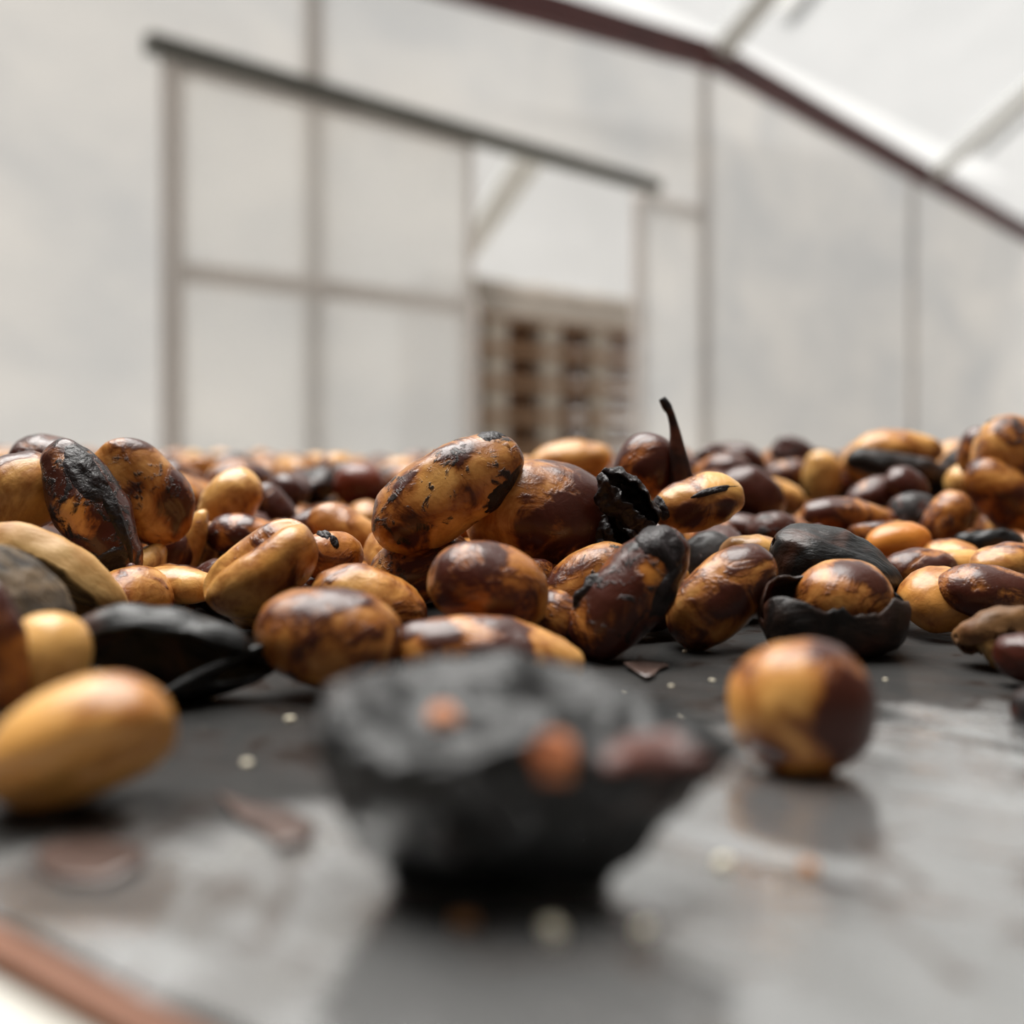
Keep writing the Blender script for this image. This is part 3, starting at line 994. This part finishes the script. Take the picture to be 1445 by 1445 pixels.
bean('nearly black coffee bean in the gap right of the leaning dark one', 996, 790, 44, 34, 30, 10, 30, 0.0990, (1.0, 0.9, 0.5))
bean('dark chestnut coffee bean out of focus behind the purple-seamed one', 1062, 700, 50, 34, -38, 0, 40, 0.130, (0.98, 0.25, 0.9))
# ---- right cluster
o, k = bean('pinkish tan coffee bean sitting inside the open black skin', 1190, 848, 70, 52, 0, 8, 50, 0.0795, (0.50, 0.18, 0.45), amp=0.035)
blots(o, k, [(0.05, 78, 0.36), (0.5, 100, 0.26)])
bean('bright orange coffee bean behind the black skin on the right', 1268, 765, 46, 24, 9, 0, 65, 0.106, (0.10, 0.0, 0.75), amp=0.02)
bean('golden coffee bean beside the open black skin on its right', 1322, 848, 56, 42, 8, 12, 60, 0.0845, (0.34, 0.05, 0.45))
o, k = bean('purple-topped coffee bean cut by the right edge above the shell fragment', 1405, 842, 82, 36, -10, 0, 65, 0.0825, (0.72, 0.25, 0.5))
bean('purple-grey coffee bean between the bright orange and golden ones', 1300, 806, 52, 28, 4, 0, 60, 0.0960, (0.78, 0.10, 0.3))
bean('pinkish coffee bean at the right edge above the purple-topped one', 1420, 798, 52, 28, 12, 0, 60, 0.0935, (0.42, 0.05, 0.28))
bean('cream coffee bean half hidden between pinkish and purple-grey ones', 1358, 797, 44, 18, -3, 0, 70, 0.0985, (0.2, 0.05, 0.1))
bean('dark red coffee bean cut by the right edge near the shell fragment', 1446, 928, 34, 40, 80, 0, 30, 0.0675, (0.85, 0.2, 0.8))
bean('blackish coffee bean at the right edge on the bare sheet', 1468, 1005, 34, 36, 70, 0, 30, 0.0590, (1.0, 0.7, 0.5))
bean('tan coffee bean on top of the blurred dark skins', 1266, 636, 64, 24, 0, 0, 70, 0.150, (0.30, 0.05, 0.28))
bean('spotted tan coffee bean, tallest at the right edge', 1422, 640, 56, 46, 75, 0, 10, 0.128, (0.42, 0.45, 0.28))
bean('brown-spotted coffee bean below the tallest one at the right edge', 1420, 700, 68, 42, -40, 0, 20, 0.126, (0.45, 0.38, 0.40))
bean('orange-brown coffee bean left of the spotted pair', 1382, 640, 38, 28, 80, 0, 20, 0.136, (0.58, 0.2, 0.6))
bean('cream coffee bean under the spotted pair', 1368, 677, 36, 24, 25, 0, 40, 0.140, (0.25, 0.15, 0.15))
bean('pale yellow coffee bean standing upright out of focus', 1160, 674, 38, 26, 88, 0, 20, 0.165, (0.12, 0.05, 0.05))
bean('pinkish brown coffee bean above the black skin on the right', 1192, 728, 62, 22, -4, 0, 60, 0.118, (0.62, 0.08, 0.35))
bean('brown coffee bean behind the pinkish brown one', 1232, 700, 38, 22, 20, 0, 60, 0.132, (0.70, 0.2, 0.35))
bean('dark maroon coffee bean below the blurred dark skins', 1278, 690, 34, 26, -40, 0, 40, 0.130, (1.0, 0.3, 0.9))
bean('half amber half black coffee bean under the dark skins', 1335, 735, 46, 30, 60, 0, 20, 0.118, (0.55, 0.35, 0.6))
bean('black-brown coffee bean beside the half amber one', 1292, 728, 40, 30, 0, 0, 40, 0.124, (1.0, 0.7, 0.6))
bean('brown coffee bean left of the upright pale yellow one', 1110, 672, 34, 22, 10, 0, 40, 0.170, (0.60, 0.2, 0.5))
bean('orange-tan coffee bean behind the dark chestnut one', 1100, 700, 38, 20, -25, 0, 60, 0.145, (0.35, 0.1, 0.4))
bean('blue-grey coffee bean behind the tan one right of the heap', 1090, 748, 36, 22, 10, 0, 60, 0.112, (0.92, 0.5, 0.2))
bean('pale tan coffee bean blurred behind the heap below the pallets', 805, 650, 60, 24, 8, 0, 60, 0.165, (0.28, 0.05, 0.25))

# ---- skins
def smooth_path(lst, n):
    out = []
    for i in range(n + 1):
        u = i / n * (len(lst) - 1)
        j = min(int(u), len(lst) - 2); w = u - j
        p0, p1, p2, p3 = (lst[max(0, min(len(lst) - 1, j + k))] for k in (-1, 0, 1, 2))
        out.append(tuple(0.5 * (2 * b + (c - a) * w + (2 * a - 5 * b + 4 * c - e_) * w * w + (3 * b - a - 3 * c + e_) * w ** 3) for a, b, c, e_ in zip(p0, p1, p2, p3)))
    return out


def husk(name, label, cx, cy, a, b, ang, tau, rho, d, mat, gap, jag=0.25, thick=0.03, gmin=0.04, gshift=0.0, cat='cherry skin', **kw):
    kw.setdefault('seed', rnd.uniform(0, 50))
    kw.setdefault('crease', 0.0)
    kw.setdefault('amp', 0.06)
    return place(name, label, cat, cx, cy, a, b, ang, tau, rho, d, mat,
                 lambda k: shell_grid(48, 44, gap, jag, thick, gmin, gshift, **k), group='dried coffee cherry skins', **kw)


# big foreground skin: a sagging boat, flat caved-in top, undercut sides, pointed to the right
def lerp_tab(tab, x):
    for (x0, v0), (x1, v1) in zip(tab[:-1], tab[1:]):
        if x <= x1:
            u = max(0.0, min(1.0, (x - x0) / (x1 - x0)))
            u = u * u * (3 - 2 * u) * 0.5 + u * 0.5
            return v0 + (v1 - v0) * u
    return tab[-1][1]
def big_skin():
    mm = 0.001
    rim = [(-7.3, 5.7), (-6, 6.1), (-3, 6.3), (0, 6.5), (3, 5.9), (6, 5.15), (8.8, 4.85)]
    low = [(-7.3, 5.0), (-6.6, 3.2), (-5.1, 1.3), (-4.3, 0.0), (3.4, 0.0), (4.2, 0.9), (5.6, 2.3), (7.0, 3.6), (8.8, 4.75)]
    wid = [(-7.3, 0.2), (-6.9, 1.9), (-5.5, 3.5), (-2.5, 4.3), (0.5, 4.3), (3.5, 3.4), (6.2, 2.0), (8.8, 0.15)]
    nx, nph = 90, 72
    v, f = [], []
    for i in range(nx + 1):
        x = -7.3 + 16.1 * (0.5 - 0.5 * math.cos(math.pi * i / nx))
        zr, zb, w = lerp_tab(rim, x), lerp_tab(low, x), lerp_tab(wid, x)
        for k in range(nph):
            ph = 2 * math.pi * k / nph
            c, s_ = math.cos(ph), math.sin(ph)
            zr = lerp_tab(rim, x) + 1.0 * min(c, 0.0) * min(1, w / 3.0) * min(1, (lerp_tab(rim, x) - zb) / 3.0)   # near lip hangs lower
            if s_ >= 0:
                y = w * c
                cave = math.exp(-((x + 0.5) / 5.0) ** 4) * math.exp(-((c + 0.1) / 0.7) ** 4)
                z = zr + 1.05 * s_ * min(1, w / 2.5) - 1.7 * cave * (0.7 + 0.9 * noise.noise(Vector((x * 0.28, c * 1.6, 4))))
                z += 0.55 * max(0, c) * min(1, w / 2.5)
            else:
                q = -s_
                y = w * c * (1 - 0.25 * q ** 1.2)
                z = zr - (zr - zb) * min(1.0, 1.10 * q ** 1.25)
            u = Vector((x * 0.42, y * 0.5, z * 0.6))
            dn = noise.noise(u + Vector((3, 8, 1))) * 0.42 + noise.noise(u * 2.3) * 0.16
            rg = max(0, 1 - abs(noise.noise(Vector((x * 0.30 + 4, y * 0.55, z * 0.75)))) * 7)
            amt = min(1, w / 1.5) * min(1, max(0, z / 0.8))
            d = Vector((0, c, s_))
            p = Vector((x, y, z)) + d * amt * (dn + 0.32 * rg)
            p.z = max(p.z, 0.0)
            v.append(p * mm)
    for i in range(nx):
        for k in range(nph):
            k2 = (k + 1) % nph
            f.append((i * nph + k, i * nph + k2, (i + 1) * nph + k2, (i + 1) * nph + k))
    f.append(tuple(range(nph - 1, -1, -1)))
    f.append(tuple(nx * nph + k for k in range(nph)))
    return v, f
v, f = big_skin()
big = mesh_obj('cherry_skin', v, f, M['husk'])
BD = H * F / (1236 - PY)
big.location = ((724 - 722.5) / F * BD, BD, 0.0)
tag(big, 'large black dried cherry skin sitting blurred in the foreground', 'cherry skin', 'dried coffee cherry skins')

o, k = husk('cherry_skin', 'black split cherry skin gaping open beside the pale yellow bean', 240, 918, 146, 66, -9, 6, 8, None, M['husk'], 0.55, 0.3, 0.035, gshift=0.15, tip=0.45, amp=0.07, tw=0.85, seed=7.7)
lip_px = smooth_path([(384, 902, 3), (350, 915, 7), (300, 938, 9), (255, 960, 7), (226, 976, 3)], 24)
LD = 0.0645
lp = tube('folded_lip', [P(x, y, LD - 0.004 * (i / 24)) for i, (x, y, r) in enumerate(lip_px)], [r / F * LD for x, y, r in lip_px], M['husk'], None, 10)
lp.parent = o
lp.matrix_parent_inverse = o.matrix_world.inverted()
o, k = husk('cherry_skin', 'open black cherry skin cupping a pinkish bean', 1175, 868, 104, 60, -3, 6, 74, None, M['husk_brown'], 0.98, 0.22, 0.035, tw=0.95, amp=0.06, p=2.8, seed=21.3)
o, k = husk('cherry_skin', 'dark grey cherry skin arched over the cupped bean', 1180, 800, 94, 62, -22, 0, 250, 0.0885, M['husk'], 1.2, 0.2, 0.03, amp=0.06, seed=13.0, tw=0.95)
o, k = husk('cherry_skin', 'fibrous grey-brown cherry skin at the left edge under the parchment shell', 18, 845, 92, 52, -42, 0, 230, 0.0665, M['fibre'], 1.1, 0.25, 0.03, amp=0.05, seed=3.0)
o, k = husk('parchment_shell', 'hollow cream parchment shell at the left edge with fibrous inside', 80, 808, 114, 50, -29, 0, 318, 0.0780, M['parch'], 1.15, 0.12, 0.05, cat='parchment shell', tip=0.2, amp=0.035, seed=9.0, tw=0.9)
v, f = bean_grid(20, 16, L=k['L'] * 0.8, W=k['W'] * 0.72, T=k['T'] * 0.5, seed=5.0, amp=0.08)
fi = mesh_obj('fibre_lining', v, f, M['parch_in'], o); fi.location = (0, 0, -0.08 * k['T'])
o, k = husk('parchment_shell', 'broken tan parchment fragment near the right edge on the sheet', 1412, 890, 62, 38, 8, 0, 300, 0.0735, M['parch_dull'], 1.2, 0.35, 0.05, cat='parchment shell', amp=0.06, seed=31.0)
v, f = bean_grid(14, 12, L=0.0034, W=0.0022, T=0.0012, seed=8.0, amp=0.1, tip=0.4)
fl_ = mesh_obj('torn_flap', v, f, M['parch']); fl_.parent = o
fl_.matrix_parent_inverse = o.matrix_world.inverted()
fl_.matrix_world = Matrix.Translation(P(1392, 912, 0.0725)) @ Matrix.Rotation(math.radians(70), 4, 'Y')
o, k = husk('cherry_skin', 'blackish cherry skin out of focus under the blurred tan bean', 1280, 668, 88, 24, -14, 0, 100, 0.146, M['husk_brown'], 0.6, 0.2, seed=17.0)
o, k = husk('cherry_skin', 'dark flat cherry skin blurred at the right between beans', 1396, 765, 48, 17, 2, 0, 100, 0.112, M['husk'], 0.6, 0.2, seed=27.0)
o, k = husk('cherry_skin', 'rough black cherry skin scrap clinging to the big glossy bean', 884, 706, 54, 30, -45, 0, 30, 0.0885, M['scab'], 0.5, 0.6, 0.05, amp=0.15, seed=37.0, freq=1.6)
o, k = husk('cherry_skin', 'crumpled black skin lump below the scrap beside the glossy bean', 868, 770, 44, 28, -70, 0, 30, 0.0900, M['scab'], 0.4, 0.6, 0.05, amp=0.16, seed=41.0, freq=1.6)

# skin with a long curved stem
stem_px = [(966, 700, 19), (962, 676, 17), (958, 652, 14.5), (955, 630, 11), (953, 612, 8), (950, 597, 6.2), (946, 583, 5.6), (940, 572, 6.2), (934, 562, 4.6)]
DS = 0.099
root = empty('stemmed_cherry_skin', P(966, 700, DS))
tag(root, 'dark tapering cherry skin with a curved stem rising above the heap', 'cherry stem')
sm = smooth_path(stem_px, 40)
M['stem'] = husk_material('stem_skin', (0.020, 0.007, 0.005), (0.10, 0.028, 0.012), 0.45, 300, 0.0003, (0.22, 0.06, 0.015), 0.5)
base = P(966, 700, DS)
tube('stem', [P(x, y, DS) - base for x, y, r in sm[:33]], [r / F * DS for x, y, r in sm[:33]], M['stem'], root, 14)
tube('stem_tip', [P(x, y, DS) - base for x, y, r in sm[32:]], [r / F * DS * 1.12 for x, y, r in sm[32:]], M['scab'], root, 12)

# orange and red flesh left on the big skin
dep = bpy.context.evaluated_depsgraph_get()
def flesh_on(o, px, py, rx, ry, mat, seed):
    """Lay a thin flake of dried flesh on whatever point of o a sight line meets, following its surface."""
    inv = o.matrix_world.inverted()
    ori = inv @ Vector((0, 0, H))
    v, f = [], []
    rings, seg = 5, 20
    def hit(x, y):
        dr = (inv @ P(x, y, 1.0)) - ori
        ok, loc, nrm, _ = o.ray_cast(ori, dr.normalized())
        return (loc, nrm) if ok else (None, None)
    c, cn = hit(px, py)
    for i in range(rings + 1):
        for k_ in range(seg if i else 1):
            a = 2 * math.pi * k_ / seg
            r = i / rings * (1 + 0.35 * noise.noise(Vector((math.cos(a) * 1.5, math.sin(a) * 1.5, seed))))
            q, n_ = hit(px + rx * r * math.cos(a), py + ry * r * math.sin(a))
            if q is None: q, n_ = c, cn
            v.append(q + n_ * (0.00018 * (1 - (i / rings) ** 2) - 0.00002))
    for k_ in range(seg): f.append((0, 1 + k_, 1 + (k_ + 1) % seg))
    for i in range(rings - 1):
        for k_ in range(seg):
            a = 1 + i * seg; k2 = (k_ + 1) % seg
            f.append((a + k_, a + seg + k_, a + seg + k2, a + k2))
    p = mesh_obj('flesh_patch', v, f, mat, o)
    return p
bpy.context.view_layer.update()
flesh_on(big, 783, 1068, 36, 42, M['flesh'], 1.0)['label'] = 'orange dried flesh patch'
flesh_on(big, 626, 1010, 24, 20, M['flesh'], 2.0)
flesh_on(big, 925, 1066, 84, 30, M['flesh_red'], 3.0)

# ------------------------------------------------------------------ loose beans filling the table behind
NS = len(SEGS)
rnd = random.Random(5)
sA = np.array([s[0][:] for s in SEGS]); sB = np.array([s[1][:] for s in SEGS])
sR = np.array([s[2] for s in SEGS]); sD = np.array([s[3] for s in SEGS])
sPX = np.array([[s[4], s[5]] for s in SEGS]); sPR = np.array([s[6] for s in SEGS])

def seg_dist(p):
    ab = sB - sA
    t = np.clip(((p - sA) * ab).sum(1) / np.maximum((ab * ab).sum(1), 1e-12), 0, 1)
    q = sA + ab * t[:, None]
    return np.linalg.norm(p - q, axis=1)

CELL = 0.012
grid = {}
def neigh(x, y):
    i, j = int(math.floor(x / CELL)), int(math.floor(y / CELL))
    for a in (-1, 0, 1):
        for b in (-1, 0, 1):
            yield from grid.get((i + a, j + b), ())

loose = []
def try_add(x, y, r, layer, keep=(0.75, 1.0)):
    sup = [0.0]
    z = r * 1.0
    for (qx, qy, qz, qr) in neigh(x, y):
        dd = math.hypot(qx - x, qy - y)
        m = (qr + r) * 0.86
        if dd < m:
            z = max(z, qz + math.sqrt(m * m - dd * dd) * 0.85)
    top = (0.0135 if y < 0.2 else 0.0122) + (0.0025 if x > 0.03 else 0.0)
    if layer == 2: top = 0.0080
    if z + r > top: return False
    p = np.array([x, y, z])
    if y < 0.19:
        if (seg_dist(p) < (sR + r) * 0.80).any(): return False
        px = 722.5 + x / y * F
        py = PY + (H - z) / y * F
        pr = r / y * F
        near = sD > y - 0.004                             # things farther than this bean must stay in view
        dd = np.hypot(sPX[:, 0] - px, sPX[:, 1] - py)
        if (near & (dd < sPR * keep[0] + pr * keep[1])).any(): return False
    grid.setdefault((int(math.floor(x / CELL)), int(math.floor(y / CELL))), []).append((x, y, z, r))
    loose.append((x, y, z, r))
    return True

def on_table(x, y):
    w = x * TM.x + y * TM.y - TC
    return 0.01 < w < TW - 0.012
def front(px):
    """Nearest depth at which loose beans lie, per picture column."""
    return 0.094 if px < 1000 else 0.098

for layer in range(2):
    n_try = (0.0052, 0.0068)[layer]
    y = 0.090
    while y < 1.25:
        half = 0.56 * y + 0.01
        x = -half
        while x < half:
            xx = x + rnd.uniform(-0.4, 0.4) * n_try
            yy = y + rnd.uniform(-0.4, 0.4) * n_try
            px = 722.5 + xx / yy * F
            if on_table(xx, yy) and yy > front(px):
                hgt = noise.noise(Vector((xx * 18, yy * 12, 3)))
                if layer == 0 or hgt > (-0.12 if yy < 0.22 else 0.15):
                    try_add(xx, yy, rnd.uniform(0.0034, 0.0044), layer)
            x += n_try * (1 + 0.5 * max(0, y - 0.4))
        y += n_try * (1 + 0.5 * max(0, y - 0.4))
# small beans jammed low under and between the heap
for _ in range(5000):
    yy = rnd.uniform(0.070, 0.125)
    xx = rnd.uniform(-0.5, 0.5) * yy
    if on_table(xx, yy) and yy > 0.0775 + 0.012 * (xx > 0.012):
        try_add(xx, yy, rnd.uniform(0.0022, 0.0034), 2, (0.62, 0.55))
print('loose beans', len(loose), 'hand placed', NS)

# which loose beans show: a coarse depth buffer over the frame, nearest first
BW = 723
buf = np.zeros((BW, BW), bool)
items = []
for (A_, B_, rr, d_, cx_, cy_, pr_) in SEGS:
    for u in (0, 0.25, 0.5, 0.75, 1.0):
        q = A_.lerp(B_, u)
        items.append((q.y, 722.5 + q.x / q.y * F, PY + (H - q.z) / q.y * F, rr * 1.1 / q.y * F, -1))
for i, (x, y, z, r) in enumerate(loose):
    items.append((y, 722.5 + x / y * F, PY + (H - z) / y * F, r * 1.05 / y * F, i))
items.sort(key=lambda q: q[0])
shown = np.zeros(len(loose), int)
lpx = {}
for (y, px, py, pr, i) in items:
    if i >= 0: lpx[i] = (px, py, pr)
    x0, x1 = max(0, int((px - pr) / 2)), min(BW, int((px + pr) / 2) + 2)
    y0, y1 = max(0, int((py - pr) / 2)), min(BW, int((py + pr) / 2) + 2)
    if x0 >= x1 or y0 >= y1: continue
    gy_, gx_ = np.mgrid[y0:y1, x0:x1]
    m = ((gx_ * 2 - px) ** 2 + (gy_ * 2 - py) ** 2) < pr * pr
    if i >= 0: shown[i] = int((m & ~buf[y0:y1, x0:x1]).sum())
    buf[y0:y1, x0:x1] |= m
N_IND = max(0, 298 - sum(1 for o in bpy.data.objects if o.name.startswith('coffee_bean')))
order = np.argsort(-shown, kind='stable')
single = [int(i) for i in order[:N_IND] if shown[i] > 3]
rest = [i for i in range(len(loose)) if i not in set(single)]
print('single', len(single), 'rest', len(rest), 'smallest', shown[single[-1]])
protos = []
for i in range(8):
    kw = dict(L=2.75, W=1.85, T=1.45, seed=i * 6.1, crease=0.18, amp=0.05, p=2.25, taper=rnd.uniform(-0.1, 0.1), bend=rnd.uniform(0, 0.03))
    v, f = bean_grid(20, 18, **kw)
    me = bpy.data.meshes.new('coffee_bean')
    me.from_pydata([tuple(q) for q in v], [], f)
    me.polygons.foreach_set('use_smooth', [True] * len(me.polygons))
    me.materials.append(M['bean'])
    protos.append(me)

def tone():
    u = rnd.random()
    if u < 0.20: return (rnd.uniform(0.2, 0.5), rnd.uniform(0, 0.2), rnd.uniform(0.05, 0.4))
    if u < 0.64: return (rnd.uniform(0.4, 0.7), rnd.uniform(0, 0.35), rnd.uniform(0.2, 0.7))
    if u < 0.90: return (rnd.uniform(0.65, 0.95), rnd.uniform(0.1, 0.5), rnd.uniform(0.3, 0.9))
    return (1.0, rnd.uniform(0.4, 1.0), 0.6)

def rand_rot():
    R = Matrix.Rotation(rnd.uniform(0, 2 * math.pi), 3, 'Z') @ Matrix.Rotation(math.radians(rnd.gauss(0, 16)), 3, 'Y') @ Matrix.Rotation(rnd.choice((0, math.pi)) + math.radians(rnd.gauss(0, 30)), 3, 'X')
    return R

# bake the real scale into the shared meshes so the hull pattern keeps its true size
for me in protos:
    me.transform(Matrix.Scale(0.0040, 4))
    me.update()
LANDMARKS = [('curved stem', 950, 620), ('deep red bean', 508, 686), ('grey-purple bean', 402, 698), ('upright pale yellow bean', 1160, 674),
             ('spotted bean pair', 1420, 670), ('bright orange bean', 1268, 765), ('dark chestnut bean', 1062, 700), ('cracked mottled bean', 631, 694),
             ('big glossy bean', 764, 732), ('long dark sloping bean', 132, 728), ('mottled leaning bean', 203, 695), ('creased cream bean', 366, 800),
             ('blurred tan bean on dark skins', 1266, 636), ('black leaning bean', 889, 830), ('golden bean', 1322, 848), ('narrow upright cream bean', 277, 768)]
named = {}
for i, li in enumerate(single):
    x, y, z, r = loose[li]
    o = bpy.data.objects.new('coffee_bean', protos[i % 8])
    COL.objects.link(o)
    s = r / 0.0040
    o.matrix_world = Matrix.Translation((x, y, z)) @ (rand_rot() * 1).to_4x4() @ Matrix.Scale(s, 4)
    tn = tone()
    o.color = (*tn, 1)
    px, py, pr = lpx[li]
    word = 'black-brown' if tn[0] >= 0.95 else 'dark brown' if tn[0] > 0.62 else 'orange-brown' if tn[2] > 0.4 else 'brown-stained tan' if tn[0] > 0.35 else 'pale tan'
    best = min(LANDMARKS, key=lambda q: math.hypot(q[1] - px, (q[2] - py) * 1.6))
    dx, dy = px - best[1], py - best[2]
    side = ('right of' if dx > 0 else 'left of') if abs(dx) > abs(dy) * 1.2 else ('just below' if dy > 0 else 'just above')
    named.setdefault((word, best[0], side), []).append((math.hypot(dx, dy), o, y))
ORD = ['closest', 'second closest', 'third closest', 'fourth closest', 'fifth closest', 'sixth closest', 'seventh closest', 'eighth closest', 'ninth closest', 'tenth closest', 'eleventh closest', 'twelfth closest']
for (word, ref, side), lst in named.items():
    lst.sort(key=lambda q: q[0])
    for k_, (_, o, y) in enumerate(lst):
        blur = 'blurred ' if y > 0.125 else ''
        lab = f'{blur}{word} coffee bean {side} the {ref}' + (f', {ORD[min(k_, 11)]}' if len(lst) > 1 else '')
        tag(o, lab, 'coffee bean', 'loose coffee beans behind the heap')

# everything beyond: one mass of beans
nb = [np.array([tuple(q) for q in bean_grid(12, 10, L=2.75, W=1.85, T=1.45, seed=i * 4.7, crease=0.12, amp=0.06)[0]]) for i in range(6)]
fb = bean_grid(12, 10, L=2.75, W=1.85, T=1.45, seed=0.0)[1]
V, Fc, Cc = [], [], []
off = 0
for i, li in enumerate(rest):
    x, y, z, r = loose[li]
    R = np.array(rand_rot())
    p = nb[i % 6] @ R.T * r + np.array([x, y, z])
    V.append(p)
    Fc.extend([tuple(k + off for k in q) for q in fb])
    c = tone()
    Cc.append(np.tile(np.array([*c, 1.0]), (len(p), 1)))
    off += len(p)
V = np.concatenate(V); Cc = np.concatenate(Cc)
me = bpy.data.meshes.new('coffee_beans_far')
me.from_pydata(V.tolist(), [], Fc)
me.polygons.foreach_set('use_smooth', [True] * len(me.polygons))
att = me.attributes.new('tone', 'FLOAT_COLOR', 'POINT')
att.data.foreach_set('color', Cc.ravel())
me.materials.append(M['bean_far'])
o = bpy.data.objects.new('coffee_beans_far', me)
COL.objects.link(o)
tag(o, 'deep blurred layer of brown coffee beans covering the far table', 'coffee beans', kind='stuff')

# ------------------------------------------------------------------ crumbs and flakes on the sheet
def table_z(x, y):
    p = Vector((x, y, 0)) - TM * TC
    return sheet_z(p.dot(TE), p.dot(TM))
def ground(px, py):
    d = H * F / (py - PY)
    return (px - 722.5) / F * d, d

crumbs = [(882, 971, 9, 'pale', 'tiny pale crumb left of the curled skin flake'), (947, 963, 7, 'pale', 'tiny white crumb below the curled skin flake'),
          (1005, 959, 8, 'pale', 'tiny white crumb close to the round orange-tan bean'), (962, 1010, 14, 'pale', 'yellowish crumb between black foreground skin and round bean'),
          (887, 994, 8, 'pale', 'dim pale crumb near the top of the black foreground skin'), (966, 918, 8, 'pale', 'tiny pale crumb below the cream-ended bean'),
          (1249, 959, 7, 'pale', 'tiny yellow crumb right of the round orange-tan bean'), (409, 1013, 14, 'pale', 'cream crumb left of the black foreground skin'),
          (349, 1076, 16, 'pale', 'pale crumb on bare sheet right of the pale yellow bean'), (780, 1312, 34, 'pale', 'whitish crumb in the shadow of the big black skin'),
          (908, 1310, 26, 'pale', 'dim grey crumb in the shadow, right of the whitish crumb'), (655, 1300, 36, 'brown', 'brownish crumb in the shadow, left of the whitish crumb'),
          (1020, 1212, 26, 'pale', 'yellowish crumb right of the big black skin'), (1142, 1222, 34, 'brown', 'pinkish brown crumb on the bright bare sheet'),
          (300, 985, 9, 'pale', 'tiny crumb in front of the black split skin'), (1057, 943, 6, 'pale', 'tiny speck at the top of the round bean')]
for px, py, sz, kind, lab in crumbs:
    x, y = ground(px, py)
    s_ = sz / F * y
    v, f = bean_grid(8, 8, L=s_ * 1.1, W=s_ * 0.8, T=s_ * 0.55, seed=px * 0.37, amp=0.14, crease=0)
    o = mesh_obj('crumb', v, f, M['crumb_' + kind])
    o.location = (x, y, table_z(x, y) + s_ * 0.15)
    o.rotation_euler = (0, 0, px * 0.7)
    tag(o, lab, 'crumb', 'crumbs on the sheet')

def flake(lab, outline, lift, seed, mat):
    """A thin curled scrap of skin lying on the sheet; outline in picture points on the sheet."""
    g = [Vector((*ground(px, py), 0)) for px, py in outline]
    c = sum(g, Vector()) / len(g)
    n = len(g)
    top, bot, f = [], [], []
    rings = 4
    pts = [c]
    for i in range(1, rings + 1):
        for q in g: pts.append(c.lerp(q, i / rings))
    for j, q in enumerate(pts):
        i = 0 if j == 0 else (j - 1) // n + 1
        z = table_z(q.x, q.y) + 0.00010 + lift * (i / rings) ** 2 * max(0, noise.noise(Vector((q.x * 300, q.y * 300, seed))) + 0.35)
        top.append(Vector((q.x, q.y, z + 0.00008)) - c)
        bot.append(Vector((q.x, q.y, z)) - c)
    m = len(top)
    for k in range(n):
        k2 = (k + 1) % n
        f.append((0, 1 + k, 1 + k2)); f.append((m, m + 1 + k2, m + 1 + k))
        for i in range(rings - 1):
            a = 1 + i * n
            f.append((a + k, a + n + k, a + n + k2, a + k2))
            f.append((m + a + k, m + a + k2, m + a + n + k2, m + a + n + k))
        a = 1 + (rings - 1) * n
        f.append((a + k, m + a + k, m + a + k2, a + k2))
    o = mesh_obj('skin_flake', top + bot, f, mat)
    o.location = c
    tag(o, lab, 'skin flake', 'thin skin flakes on the sheet')
flake('brown wedge-shaped skin flake left of the black foreground skin', [(308, 1128), (345, 1136), (400, 1142), (446, 1166), (432, 1190), (396, 1200), (372, 1178), (338, 1158)], 0.0002, 1.0, M['flake'])
flake('grey-brown skin flake in front of the pale yellow bean', [(48, 1206), (70, 1190), (130, 1182), (205, 1200), (206, 1222), (150, 1248), (90, 1244), (56, 1230)], 0.0002, 5.0, M['flake'])
flake('small curled orange-brown skin flake below the leaning dark bean', [(880, 940), (900, 934), (918, 932), (940, 934), (944, 939), (930, 946), (922, 955), (911, 957), (898, 952), (888, 946)], 0.0005, 9.0, M['flake'])
